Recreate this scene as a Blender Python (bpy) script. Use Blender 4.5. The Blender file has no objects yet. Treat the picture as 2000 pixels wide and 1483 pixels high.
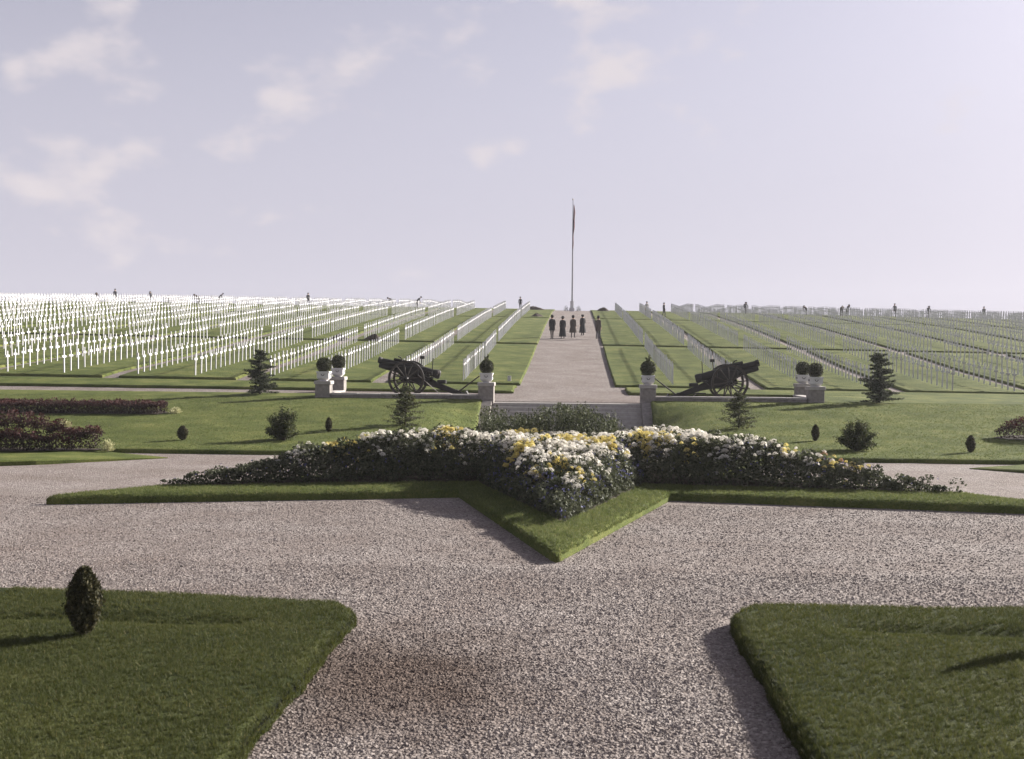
import bpy, bmesh, math, random
import numpy as np
from mathutils import Matrix, Vector
R = math.radians
rng = np.random.default_rng(7)
random.seed(7)
scene = bpy.context.scene
col = scene.collection

# ------------------------------------------------------------------ camera
F_PX, W_PX = 2300.0, 2000.0
yaw, pitch, roll = math.atan(122/F_PX), -math.atan(48.5/F_PX), 0.0085
fw = Vector((-math.sin(yaw)*math.cos(pitch), math.cos(yaw)*math.cos(pitch), math.sin(pitch)))
r0 = fw.cross(Vector((0, 0, 1))).normalized()
u0 = r0.cross(fw)
rt = r0*math.cos(roll) + u0*math.sin(roll)
up = rt.cross(fw)
cd = bpy.data.cameras.new('camera')
cam = bpy.data.objects.new('camera', cd)
col.objects.link(cam)
cam.matrix_world = Matrix.Translation((0.35, 0, 3.1)) @ Matrix((rt, up, -fw)).transposed().to_4x4()
cd.sensor_width = 36
cd.lens = 36*F_PX/W_PX
cd.clip_start, cd.clip_end = 0.1, 9000
scene.camera = cam
cd.dof.use_dof = True
cd.dof.focus_distance, cd.dof.aperture_fstop = 48.0, 4.0
scene.render.resolution_x, scene.render.resolution_y = 1024, 759

# ------------------------------------------------------------------ light
SUN_EL, SUN_AZ = 22.0, 36.0          # azimuth: degrees from +X towards +Y
sd = Vector((math.cos(R(SUN_EL))*math.cos(R(SUN_AZ)), math.cos(R(SUN_EL))*math.sin(R(SUN_AZ)), math.sin(R(SUN_EL))))
world = bpy.data.worlds.new('World')
scene.world = world
world.use_nodes = True
nt = world.node_tree
nt.nodes.clear()
N, L = nt.nodes.new, nt.links.new
out = N('ShaderNodeOutputWorld'); bg = N('ShaderNodeBackground')
sky = N('ShaderNodeTexSky'); sky.sky_type = 'NISHITA'; sky.sun_disc = False
sky.sun_elevation = R(SUN_EL); sky.sun_rotation = R(90-SUN_AZ)
sky.air_density, sky.dust_density, sky.ozone_density = 1.0, 2.2, 1.5
tc = N('ShaderNodeTexCoord')
hs = N('ShaderNodeHueSaturation'); hs.inputs['Saturation'].default_value = 0.34; hs.inputs['Value'].default_value = 0.86
tint = N('ShaderNodeMix'); tint.data_type = 'RGBA'; tint.blend_type = 'MULTIPLY'; tint.inputs['Factor'].default_value = 1.0
tint.inputs['B'].default_value = (1.0, 0.95, 1.08, 1)
sx = N('ShaderNodeSeparateXYZ')
hz = N('ShaderNodeMapRange'); hz.inputs['From Min'].default_value = 0.0; hz.inputs['From Max'].default_value = 0.5
hz.inputs['To Min'].default_value = 0.88; hz.inputs['To Max'].default_value = 0.0; hz.interpolation_type = 'SMOOTHSTEP'
haze_mix = N('ShaderNodeMix'); haze_mix.data_type = 'RGBA'
haze_mix.inputs['B'].default_value = (4.5, 4.35, 5.05, 1)
mp = N('ShaderNodeMapping'); mp.inputs['Scale'].default_value = (1.0, 1.0, 1.7); mp.inputs['Location'].default_value = (5.5, 2.7, 1.1); mp.inputs['Rotation'].default_value = (0, 0, R(-6.0))
nz = N('ShaderNodeTexNoise'); nz.inputs['Scale'].default_value = 11.0; nz.inputs['Detail'].default_value = 4.0; nz.inputs['Roughness'].default_value = 0.5
big = N('ShaderNodeTexNoise'); big.inputs['Scale'].default_value = 1.9; big.inputs['Detail'].default_value = 2.0
bm_ = N('ShaderNodeMapRange'); bm_.interpolation_type = 'SMOOTHSTEP'
bm_.inputs['From Min'].default_value = 0.42; bm_.inputs['From Max'].default_value = 0.62; bm_.inputs['To Min'].default_value = -.16; bm_.inputs['To Max'].default_value = .04
ad = N('ShaderNodeMath'); ad.operation = 'ADD'
cr = N('ShaderNodeMapRange'); cr.interpolation_type = 'SMOOTHSTEP'
cr.inputs['From Min'].default_value = 0.49; cr.inputs['From Max'].default_value = 0.66; cr.inputs['To Max'].default_value = 0.8
mix = N('ShaderNodeMix'); mix.data_type = 'RGBA'
mix.inputs['B'].default_value = (5.45, 5.0, 5.15, 1)
L(mp.outputs['Vector'], big.inputs['Vector']); L(big.outputs['Fac'], bm_.inputs['Value'])
L(bm_.outputs['Result'], ad.inputs[0]); L(nz.outputs['Fac'], ad.inputs[1])
L(sky.outputs['Color'], hs.inputs['Color']); L(hs.outputs['Color'], tint.inputs['A'])
L(tc.outputs['Generated'], sx.inputs['Vector']); L(sx.outputs['Z'], hz.inputs['Value'])
L(hz.outputs['Result'], haze_mix.inputs['Factor']); L(tint.outputs['Result'], haze_mix.inputs['A'])
L(tc.outputs['Generated'], mp.inputs['Vector']); L(mp.outputs['Vector'], nz.inputs['Vector'])
L(ad.outputs[0], cr.inputs['Value']); L(cr.outputs['Result'], mix.inputs['Factor'])
L(haze_mix.outputs['Result'], mix.inputs['A'])
L(mix.outputs['Result'], bg.inputs['Color'])
bg.inputs['Strength'].default_value = 0.05
L(bg.outputs['Background'], out.inputs['Surface'])

sl = bpy.data.lights.new('sun', 'SUN')
sl.energy, sl.angle, sl.color = 5.0, R(0.55), (1.0, 0.945, 0.86)
so = bpy.data.objects.new('sun', sl)
so.rotation_euler = (-sd).to_track_quat('-Z', 'Y').to_euler()
so.location = (60, 30, 60)
col.objects.link(so)
vs = scene.view_settings
vs.view_transform, vs.look, vs.exposure, vs.gamma = 'Standard', 'None', 1.52, 1.0
vs.use_curve_mapping = False

# ------------------------------------------------------------------ helpers
def tag(o, label=None, cat=None, group=None, kind=None):
    if label: o['label'] = label
    if cat: o['category'] = cat
    if group: o['group'] = group
    if kind: o['kind'] = kind
    return o

def empty(name, loc=(0, 0, 0), rz=0.0):
    o = bpy.data.objects.new(name, None)
    o.empty_display_size = 0.2
    o.location = loc; o.rotation_euler = (0, 0, rz)
    col.objects.link(o)
    return o

def link(name, me, mat=None, parent=None, loc=None):
    o = bpy.data.objects.new(name, me)
    if mat is not None and not me.materials:
        for m in (mat if isinstance(mat, (list, tuple)) else [mat]): me.materials.append(m)
    if parent is not None: o.parent = parent
    if loc is not None: o.location = loc
    col.objects.link(o)
    return o

def np_mesh(name, V, Fc, rnd=None, mats=None, smooth=False):
    """big mesh from arrays; Fc is (M,3) or (M,4); rnd is one value per face"""
    me = bpy.data.meshes.new(name)
    V = np.ascontiguousarray(V, dtype=np.float32); Fc = np.ascontiguousarray(Fc, dtype=np.int32)
    k = Fc.shape[1]
    me.vertices.add(len(V)); me.vertices.foreach_set('co', V.ravel())
    me.loops.add(Fc.size); me.loops.foreach_set('vertex_index', Fc.ravel())
    me.polygons.add(len(Fc)); me.polygons.foreach_set('loop_start', np.arange(0, Fc.size, k, dtype=np.int32))
    if mats is not None: me.polygons.foreach_set('material_index', np.ascontiguousarray(mats, dtype=np.int32))
    me.polygons.foreach_set('use_smooth', np.full(len(Fc), smooth, dtype=bool))
    if rnd is not None:
        a = me.attributes.new('rnd', 'FLOAT', 'FACE')
        a.data.foreach_set('value', np.ascontiguousarray(rnd, dtype=np.float32))
    me.update(calc_edges=True)
    return me

class MB:
    def __init__(s): s.v, s.f, s.sm = [], [], []
    def add(s, vs, fs, sm=False):
        b = len(s.v); s.v += [tuple(p) for p in vs]
        s.f += [tuple(b+i for i in f) for f in fs]; s.sm += [sm]*len(fs); return s
    def box(s, x0, x1, y0, y1, z0, z1, bev=0.0, tx=0.0, ty=0.0):
        """box, optional chamfer on the vertical edges and the top, and taper of the bottom"""
        b = bev
        def ring(z, i, t=0):
            X0, X1, Y0, Y1 = x0+i+tx*t, x1-i-tx*t, y0+i+ty*t, y1-i-ty*t
            c = max(b, 1e-4)
            return [(X0+c, Y0, z), (X1-c, Y0, z), (X1, Y0+c, z), (X1, Y1-c, z), (X1-c, Y1, z), (X0+c, Y1, z), (X0, Y1-c, z), (X0, Y0+c, z)]
        if b <= 0:
            return s.add([(x0+tx, y0+ty, z0), (x1-tx, y0+ty, z0), (x1-tx, y1-ty, z0), (x0+tx, y1-ty, z0), (x0, y0, z1), (x1, y0, z1), (x1, y1, z1), (x0, y1, z1)],
                         [(3, 2, 1, 0), (4, 5, 6, 7), (0, 1, 5, 4), (1, 2, 6, 5), (2, 3, 7, 6), (3, 0, 4, 7)])
        vs = ring(z0, 0, 1) + ring(z1-b, 0) + ring(z1, b)
        fs = [tuple(range(7, -1, -1)), tuple(range(16, 24))]
        for k in range(2):
            for i in range(8):
                j = (i+1) % 8
                fs.append((k*8+i, k*8+j, k*8+8+j, k*8+8+i))
        return s.add(vs, fs)
    def tube(s, pts, rad, n=8, cap=True, sm=True):
        pts = [Vector(p) for p in pts]
        if not isinstance(rad, (list, tuple)): rad = [rad]*len(pts)
        vs, fs = [], []
        prev = None
        for i, p in enumerate(pts):
            t = (pts[min(i+1, len(pts)-1)] - pts[max(i-1, 0)]).normalized()
            if prev is None:
                a = Vector((0, 0, 1)) if abs(t.z) < .9 else Vector((1, 0, 0))
                u = t.cross(a).normalized()
            else:
                u = (prev - t*prev.dot(t)).normalized()
            prev = u; w = t.cross(u)
            for k in range(n):
                an = 2*math.pi*k/n
                vs.append(p + (u*math.cos(an) + w*math.sin(an))*rad[i])
        for i in range(len(pts)-1):
            for k in range(n):
                j = (k+1) % n
                fs.append((i*n+k, i*n+j, (i+1)*n+j, (i+1)*n+k))
        s.add(vs, fs, sm)
        if cap:
            s.add(vs[:n], [tuple(range(n-1, -1, -1))]); s.add(vs[-n:], [tuple(range(n))])
        return s
    def lathe(s, prof, n=12, c=(0, 0, 0), axis='Z', cap=True, sm=True):
        vs, fs = [], []
        for (r, z) in prof:
            for k in range(n):
                a = 2*math.pi*k/n
                if axis == 'Z': vs.append((c[0]+r*math.cos(a), c[1]+r*math.sin(a), c[2]+z))
                else: vs.append((c[0]+r*math.cos(a), c[1]+z, c[2]+r*math.sin(a)))
        for i in range(len(prof)-1):
            for k in range(n):
                j = (k+1) % n
                fs.append((i*n+k, i*n+j, (i+1)*n+j, (i+1)*n+k))
        s.add(vs, fs, sm)
        if cap:
            s.add(vs[:n], [tuple(range(n-1, -1, -1))]); s.add(vs[-n:], [tuple(range(n))])
        return s
    def mesh(s, name):
        me = bpy.data.meshes.new(name)
        me.from_pydata(s.v, [], s.f); me.polygons.foreach_set('use_smooth', s.sm)
        bm = bmesh.new(); bm.from_mesh(me); bmesh.ops.recalc_face_normals(bm, faces=bm.faces); bm.to_mesh(me); bm.free()
        me.update(); return me
    def build(s, name, mat, parent=None, loc=None): return link(name, s.mesh(name), mat, parent, loc)

# ------------------------------------------------------------------ materials
def lin(c): return tuple(((x/255)/12.92 if x/255 <= .04045 else ((x/255+.055)/1.055)**2.4) for x in c) + (1,)

def mk(name):
    m = bpy.data.materials.new(name); m.use_nodes = True
    return m, m.node_tree.nodes, m.node_tree.links, m.node_tree.nodes['Principled BSDF']

def ramp(n, stops):
    r = n.new('ShaderNodeValToRGB'); e = r.color_ramp.elements
    while len(e) < len(stops): e.new(0.5)
    for i, (p, c) in enumerate(stops): e[i].position = p; e[i].color = tuple(c[:3]) + (1,)
    return r

def mat_noise(name, stops, scale=8.0, detail=6.0, rough=0.85, bump=0.0, bscale=None, bdist=0.01, metal=0.0, spec=0.3, stretch=None):
    m, n, l, p = mk(name)
    t = n.new('ShaderNodeTexCoord'); z = n.new('ShaderNodeTexNoise')
    z.inputs['Scale'].default_value = scale; z.inputs['Detail'].default_value = detail; z.inputs['Roughness'].default_value = .65
    src = t.outputs['Object']
    if stretch:
        q = n.new('ShaderNodeMapping'); q.inputs['Scale'].default_value = stretch; l.new(src, q.inputs['Vector']); src = q.outputs['Vector']
    l.new(src, z.inputs['Vector'])
    r = ramp(n, stops); l.new(z.outputs['Fac'], r.inputs['Fac']); l.new(r.outputs['Color'], p.inputs['Base Color'])
    p.inputs['Roughness'].default_value = rough; p.inputs['Metallic'].default_value = metal
    p.inputs['Specular IOR Level'].default_value = spec
    if bump:
        b = n.new('ShaderNodeBump'); b.inputs['Strength'].default_value = bump; b.inputs['Distance'].default_value = bdist
        z2 = n.new('ShaderNodeTexNoise'); z2.inputs['Scale'].default_value = bscale or scale*4; z2.inputs['Detail'].default_value = 5
        l.new(src, z2.inputs['Vector']); l.new(z2.outputs['Fac'], b.inputs['Height']); l.new(b.outputs['Normal'], p.inputs['Normal'])
    return m

def mat_rnd(name, stops, rough=0.7, trans=0.0, spec=0.25, blend=0.35, nscale=1.2):
    """leaves, blades, petals: colour by the random value each face carries, with a slow drift over the mass"""
    m, n, l, p = mk(name)
    a = n.new('ShaderNodeAttribute'); a.attribute_name = 'rnd'
    t = n.new('ShaderNodeTexCoord'); z = n.new('ShaderNodeTexNoise'); z.inputs['Scale'].default_value = nscale; z.inputs['Detail'].default_value = 4
    l.new(t.outputs['Object'], z.inputs['Vector'])
    mm = n.new('ShaderNodeMix'); mm.inputs['Factor'].default_value = blend
    l.new(a.outputs['Fac'], mm.inputs['A']); l.new(z.outputs['Fac'], mm.inputs['B'])
    r = ramp(n, stops); l.new(mm.outputs['Result'], r.inputs['Fac']); l.new(r.outputs['Color'], p.inputs['Base Color'])
    p.inputs['Roughness'].default_value = rough; p.inputs['Specular IOR Level'].default_value = spec
    if trans:
        tr = n.new('ShaderNodeBsdfTranslucent'); l.new(r.outputs['Color'], tr.inputs['Color'])
        ms = n.new('ShaderNodeMixShader'); ms.inputs['Fac'].default_value = trans
        o = n['Material Output']
        l.new(p.outputs['BSDF'], ms.inputs[1]); l.new(tr.outputs['BSDF'], ms.inputs[2]); l.new(ms.outputs['Shader'], o.inputs['Surface'])
    return m

def vignette_patch(n, l, color_out):
    """brown vignette darkening painted into the gravel colour near the foot of the picture"""
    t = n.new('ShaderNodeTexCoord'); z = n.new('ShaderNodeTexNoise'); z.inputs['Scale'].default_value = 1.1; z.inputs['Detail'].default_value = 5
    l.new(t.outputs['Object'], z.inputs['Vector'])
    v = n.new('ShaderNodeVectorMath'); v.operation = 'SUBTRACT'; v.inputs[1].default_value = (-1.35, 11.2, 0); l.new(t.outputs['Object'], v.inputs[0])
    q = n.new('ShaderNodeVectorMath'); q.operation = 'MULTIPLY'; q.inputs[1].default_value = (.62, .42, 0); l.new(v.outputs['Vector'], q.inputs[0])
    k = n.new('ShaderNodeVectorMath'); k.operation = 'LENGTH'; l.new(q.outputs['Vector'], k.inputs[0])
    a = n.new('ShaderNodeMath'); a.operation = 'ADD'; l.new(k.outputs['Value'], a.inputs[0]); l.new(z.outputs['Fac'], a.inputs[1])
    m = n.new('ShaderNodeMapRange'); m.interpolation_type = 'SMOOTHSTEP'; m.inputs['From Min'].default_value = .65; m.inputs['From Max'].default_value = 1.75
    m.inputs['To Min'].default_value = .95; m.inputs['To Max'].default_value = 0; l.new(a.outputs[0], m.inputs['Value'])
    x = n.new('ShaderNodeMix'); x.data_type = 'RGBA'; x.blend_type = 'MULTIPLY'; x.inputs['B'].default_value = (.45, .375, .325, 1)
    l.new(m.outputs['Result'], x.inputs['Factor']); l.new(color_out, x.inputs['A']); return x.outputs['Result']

def mat_gravel():
    m, n, l, p = mk('gravel')
    t = n.new('ShaderNodeTexCoord')
    v = n.new('ShaderNodeTexVoronoi'); v.inputs['Scale'].default_value = 32
    l.new(t.outputs['Object'], v.inputs['Vector'])
    s = n.new('ShaderNodeSeparateColor'); l.new(v.outputs['Color'], s.inputs['Color'])
    r = ramp(n, [(0, (.105, .086, .077)), (.3, (.181, .155, .144)), (.7, (.243, .213, .199)), (1, (.345, .309, .289))])
    l.new(s.outputs['Red'], r.inputs['Fac'])
    z = n.new('ShaderNodeTexNoise'); z.inputs['Scale'].default_value = .55; z.inputs['Detail'].default_value = 7; z.inputs['Roughness'].default_value = .6
    l.new(t.outputs['Object'], z.inputs['Vector'])
    r2 = ramp(n, [(.3, (.74, .68, .65)), (.62, (1, 1, 1))]); l.new(z.outputs['Fac'], r2.inputs['Fac'])
    mu = n.new('ShaderNodeMix'); mu.data_type = 'RGBA'; mu.blend_type = 'MULTIPLY'; mu.inputs['Factor'].default_value = 1
    l.new(r.outputs['Color'], mu.inputs['A']); l.new(r2.outputs['Color'], mu.inputs['B']); l.new(vignette_patch(n, l, mu.outputs['Result']), p.inputs['Base Color'])
    b = n.new('ShaderNodeBump'); b.inputs['Strength'].default_value = 1.0; b.inputs['Distance'].default_value = .02; b.invert = True
    l.new(v.outputs['Distance'], b.inputs['Height'])
    b2 = n.new('ShaderNodeBump'); b2.inputs['Strength'].default_value = .6; b2.inputs['Distance'].default_value = .05
    l.new(z.outputs['Fac'], b2.inputs['Height']); l.new(b.outputs['Normal'], b2.inputs['Normal'])
    l.new(b2.outputs['Normal'], p.inputs['Normal'])
    p.inputs['Roughness'].default_value = .9; p.inputs['Specular IOR Level'].default_value = .2
    return m

def mat_turf(name, dark, mid, light, bdist=.03):
    m, n, l, p = mk(name)
    t = n.new('ShaderNodeTexCoord')
    z = n.new('ShaderNodeTexNoise'); z.inputs['Scale'].default_value = 22; z.inputs['Detail'].default_value = 6; z.inputs['Roughness'].default_value = .75
    z1 = n.new('ShaderNodeTexNoise'); z1.inputs['Scale'].default_value = .7; z1.inputs['Detail'].default_value = 6; z1.inputs['Roughness'].default_value = .62
    for q in (z, z1): l.new(t.outputs['Object'], q.inputs['Vector'])
    mm = n.new('ShaderNodeMix'); mm.inputs['Factor'].default_value = .5
    l.new(z.outputs['Fac'], mm.inputs['A']); l.new(z1.outputs['Fac'], mm.inputs['B'])
    r = ramp(n, [(.36, dark), (.5, mid), (.64, light)]); l.new(mm.outputs['Result'], r.inputs['Fac'])
    l.new(r.outputs['Color'], p.inputs['Base Color'])
    b = n.new('ShaderNodeBump'); b.inputs['Strength'].default_value = .9; b.inputs['Distance'].default_value = bdist
    z2 = n.new('ShaderNodeTexNoise'); z2.inputs['Scale'].default_value = 45; z2.inputs['Detail'].default_value = 4
    l.new(t.outputs['Object'], z2.inputs['Vector']); l.new(z2.outputs['Fac'], b.inputs['Height']); l.new(b.outputs['Normal'], p.inputs['Normal'])
    p.inputs['Roughness'].default_value = .95; p.inputs['Specular IOR Level'].default_value = .1
    return m

M = {}
M['gravel'] = mat_gravel()
M['turf'] = mat_turf('turf', (.034, .046, .012), (.084, .104, .027), (.165, .166, .054))
M['blade'] = mat_rnd('grass_blade', [(0, (.034, .046, .012)), (.42, (.090, .114, .036)), (.75, (.168, .178, .064)), (1, (.27, .235, .11))], trans=.42, nscale=.8, blend=.5)
M['darkened_blade'] = mat_rnd('darkened_grass_blade', [(0, (.018, .026, .007)), (.45, (.054, .064, .016)), (.8, (.10, .102, .03)), (1, (.18, .155, .065))], trans=.35, nscale=.9, blend=.5)  # lawn blades again, with vignette falloff darkened into the colour
M['darkened_turf'] = mat_turf('darkened_turf', (.014, .020, .006), (.034, .042, .012), (.075, .078, .026))  # same lawn turf, foreground dimming painted into its colour
M['soil'] = mat_noise('soil', [(.3, (.03, .022, .016)), (.7, (.075, .055, .04))], 14, bump=1, bdist=.03)
M['pebble'] = mat_rnd('pebble', [(0, (.074, .058, .052)), (.35, (.174, .147, .136)), (.7, (.250, .217, .202)), (1, (.395, .357, .333))], rough=.85, blend=.22, nscale=.45)
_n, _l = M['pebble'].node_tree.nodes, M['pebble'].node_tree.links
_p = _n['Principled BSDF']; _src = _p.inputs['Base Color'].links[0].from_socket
_l.new(vignette_patch(_n, _l, _src), _p.inputs['Base Color'])  # painted vignette darkening carried over the pebbles too
M['white_paint'] = mat_noise('white_paint', [(.3, (.46, .455, .475)), (.7, (.60, .595, .615))], 5, rough=.6)
def weathered(m):
    n, l = m.node_tree.nodes, m.node_tree.links; p = n['Principled BSDF']; src = p.inputs['Base Color'].links[0].from_socket
    oi = n.new('ShaderNodeObjectInfo'); t = n.new('ShaderNodeTexCoord'); z = n.new('ShaderNodeTexNoise'); z.inputs['Scale'].default_value = 1.7; z.inputs['Detail'].default_value = 1
    l.new(t.outputs['Object'], z.inputs['Vector'])
    a = n.new('ShaderNodeMath'); a.operation = 'ADD'; l.new(oi.outputs['Random'], a.inputs[0]); l.new(z.outputs['Fac'], a.inputs[1])
    r = ramp(n, [(.3, (.74, .72, .69)), (.9, (1, 1, 1))]); l.new(a.outputs[0], r.inputs['Fac'])
    x = n.new('ShaderNodeMix'); x.data_type = 'RGBA'; x.blend_type = 'MULTIPLY'; x.inputs['Factor'].default_value = 1
    l.new(src, x.inputs['A']); l.new(r.outputs['Color'], x.inputs['B']); l.new(x.outputs['Result'], p.inputs['Base Color'])
weathered(M['white_paint'])
M['stone'] = mat_noise('stone', [(.25, (.145, .128, .118)), (.5, (.225, .205, .19)), (.75, (.315, .29, .27))], 6, bump=.8, bscale=30, bdist=.015)
M['stone_pale'] = mat_noise('stone_pale', [(.25, (.275, .255, .24)), (.75, (.44, .415, .39))], 6, bump=.6, bscale=30, bdist=.01)
M['planter'] = mat_noise('planter_white', [(.25, (.50, .49, .50)), (.75, (.64, .63, .63))], 7, rough=.7, bump=.2)
M['dark_iron'] = mat_noise('dark_iron', [(.3, (.016, .015, .014)), (.7, (.04, .036, .032))], 9, rough=.55, metal=.3, bump=.2)
M['gun_paint'] = mat_noise('gun_paint', [(.3, (.009, .009, .008)), (.7, (.024, .022, .018))], 6, rough=.6, metal=.2, bump=.25)
M['gun_wood'] = mat_noise('gun_wood', [(.3, (.022, .018, .015)), (.7, (.06, .05, .04))], 8, rough=.75, bump=.3)
M['bright_steel'] = mat_noise('worn_steel', [(.3, (.16, .15, .14)), (.7, (.30, .28, .25))], 9, rough=.45, metal=.6)
M['bark'] = mat_noise('bark', [(.3, (.035, .026, .02)), (.7, (.10, .078, .06))], 20, bump=1, bdist=.01, stretch=(1, 1, .2))
M['box_leaf'] = mat_rnd('boxwood_leaf', [(0, (.013, .018, .008)), (.5, (.036, .044, .015)), (1, (.10, .088, .032))], trans=.15)
M['thuja'] = mat_rnd('thuja_leaf', [(0, (.010, .012, .005)), (.5, (.040, .040, .016)), (1, (.12, .10, .045))], trans=.2, nscale=6)
M['spruce'] = mat_rnd('spruce_needle', [(0, (.016, .026, .015)), (.5, (.040, .052, .028)), (1, (.095, .092, .05))], trans=.15)
M['shrub'] = mat_rnd('shrub_leaf', [(0, (.018, .028, .010)), (.5, (.046, .060, .020)), (1, (.115, .105, .04))], trans=.25)
M['sapling'] = mat_rnd('sapling_leaf', [(0, (.02, .032, .012)), (.5, (.05, .06, .024)), (1, (.12, .10, .05))], trans=.3)
M['mum_leaf'] = mat_rnd('chrysanthemum_leaf', [(0, (.020, .027, .014)), (.5, (.060, .070, .034)), (1, (.14, .145, .085))], trans=.25)
M['blue_leaf'] = mat_rnd('border_leaf', [(0, (.028, .034, .020)), (.55, (.072, .080, .046)), (1, (.15, .155, .10))], trans=.25)
M['red_leaf'] = mat_rnd('red_leaf', [(0, (.012, .009, .008)), (.4, (.030, .017, .014)), (.75, (.072, .022, .021)), (1, (.14, .040, .040))], trans=.25, nscale=.9)
M['cream_leaf'] = mat_rnd('cream_leaf', [(0, (.16, .16, .06)), (.5, (.42, .41, .22)), (1, (.66, .63, .44))], trans=.25)
M['white_petal'] = mat_rnd('white_petal', [(0, (.52, .49, .42)), (.5, (.72, .69, .63)), (1, (.82, .80, .76))], trans=.42)
M['yellow_petal'] = mat_rnd('yellow_petal', [(0, (.46, .35, .08)), (.5, (.62, .53, .19)), (1, (.72, .66, .38))], trans=.42)
M['bronze_petal'] = mat_rnd('bronze_petal', [(0, (.36, .20, .10)), (.5, (.46, .29, .15)), (1, (.56, .40, .24))], trans=.25)
M['blue_petal'] = mat_rnd('blue_petal', [(0, (.05, .05, .13)), (.5, (.10, .10, .24)), (1, (.20, .20, .38))], trans=.25)
M['skin'] = mat_noise('skin', [(.3, (.40, .24, .17)), (.7, (.50, .31, .23))], 12, rough=.55)
M['hair'] = mat_noise('hair', [(.3, (.02, .014, .01)), (.7, (.05, .034, .022))], 30)
M['black_cloth'] = mat_noise('black_cloth', [(.3, (.014, .014, .016)), (.7, (.036, .034, .037))], 25, rough=.95)
M['brown_cloth'] = mat_noise('brown_cloth', [(.3, (.045, .034, .028)), (.7, (.085, .066, .055))], 25, rough=.95)
M['grey_cloth'] = mat_noise('grey_cloth', [(.3, (.07, .07, .075)), (.7, (.13, .13, .135))], 25, rough=.95)
M['pale_cloth'] = mat_noise('pale_cloth', [(.3, (.36, .35, .34)), (.7, (.52, .50, .48))], 25, rough=.95)
M['eye'] = mat_noise('eye_dark', [(.3, (.01, .008, .006)), (.7, (.02, .015, .01))], 5, rough=.2)

# ------------------------------------------------------------------ terrain
NY = [-60, 0, 37, 46, 51.5, 56, 60, 74, 86, 96, 114, 146, 160, 180, 220, 400, 900, 4000]
NZ = [0, 0, 0, .55, 1.0, 1.2, 1.55, 2.62, 3.75, 4.6, 6.1, 8.45, 9.15, 9.4, 9.0, 2.0, -20, -160]
def T(x, y):
    x = np.asarray(x, float); y = np.asarray(y, float)
    s = np.clip((y-52)/10, 0, 1)
    z = (np.interp(y-1.2, NY, NZ) + np.interp(y+1.2, NY, NZ) + np.interp(y, NY, NZ))/3
    tilt = -.012*np.clip(x, -60, 200) - .006*np.clip(x-25, 0, 60)*np.clip((y-90)/60, 0, 1)
    return z + tilt*s 
def Tz(x, y): return float(T(x, y))

def grid(xs, ys, zf):
    X, Y = np.meshgrid(np.asarray(xs, float), np.asarray(ys, float))
    Z = zf(X, Y)
    V = np.stack([X, Y, Z], -1).reshape(-1, 3)
    nx, ny = len(xs), len(ys)
    i = np.arange(ny-1)[:, None]*nx + np.arange(nx-1)[None, :]
    Fc = np.stack([i, i+1, i+nx+1, i+nx], -1).reshape(-1, 4)
    return V, Fc

# gravel floor: plaza, avenue, walks and the far ground in one sheet
xs = np.concatenate([[-3000, -900, -300, -150], np.linspace(-90, 90, 91), [150, 300, 900, 3000]])
ys = np.concatenate([[-60, -20], np.linspace(0, 50.4, 43), [50.9, 51.3], np.linspace(51.6, 190, 120), [220, 300, 500, 900, 2000, 4000]])
V, Fc = grid(xs, ys, lambda X, Y: np.where(Y < 51.0, 0.0, np.where(Y < 51.4, .0, T(X, Y))))
tag(link('ground', np_mesh('ground', V, Fc, smooth=True), M['gravel']), kind='structure')

def turf_slab(name, x0, x1, y0, y1, zf, h=.12, step=1.0, jitter=.04, skirt=.25):
    """raised turf: top grid with softened rim, sides down to the gravel"""
    nx = max(4, int((x1-x0)/step)+1); ny = max(4, int((y1-y0)/step)+1)
    xs = np.concatenate([[x0, x0+.06], np.linspace(x0+.3, x1-.3, nx), [x1-.06, x1]])
    ys = np.concatenate([[y0, y0+.06], np.linspace(y0+.3, y1-.3, ny), [y1-.06, y1]])
    V, Fc = grid(xs, ys, zf)
    nx, ny = len(xs), len(ys)
    V = V.reshape(ny, nx, 3)
    V[:, :, 2] += h
    rim = np.zeros((ny, nx), bool); rim[0] = rim[-1] = True; rim[:, 0] = rim[:, -1] = True
    V[rim, 2] -= .045
    V[3:-3, 3:-3, 2] += rng.normal(0, .008, (ny-6, nx-6))
    jx = rng.normal(0, jitter, ny)[:, None]; jy = rng.normal(0, jitter, nx)[None, :]
    V[:, :2, 0] += jx; V[:, -2:, 0] += rng.normal(0, jitter, ny)[:, None]
    V[:2, :, 1] += jy; V[-2:, :, 1] += rng.normal(0, jitter, nx)[None, :]
    idx = np.concatenate([np.arange(nx), np.arange(1, ny)*nx+nx-1, (ny-1)*nx+np.arange(nx-2, -1, -1), np.arange(ny-2, 0, -1)*nx])
    V = V.reshape(-1, 3)
    low = V[idx].copy(); low[:, 2] -= h+skirt
    b = len(V); m = len(idx); a = np.arange(m); c = (a+1) % m
    Fs = np.stack([idx[a], b+a, b+c, idx[c]], -1)
    Vall, Fall = np.concatenate([V, low]), np.concatenate([Fc, Fs])
    o = link(name, np_mesh(name, Vall, Fall, smooth=(name == 'lawn')), M['turf'])
    tag(o, kind='structure')
    return o, V, Fc

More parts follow.
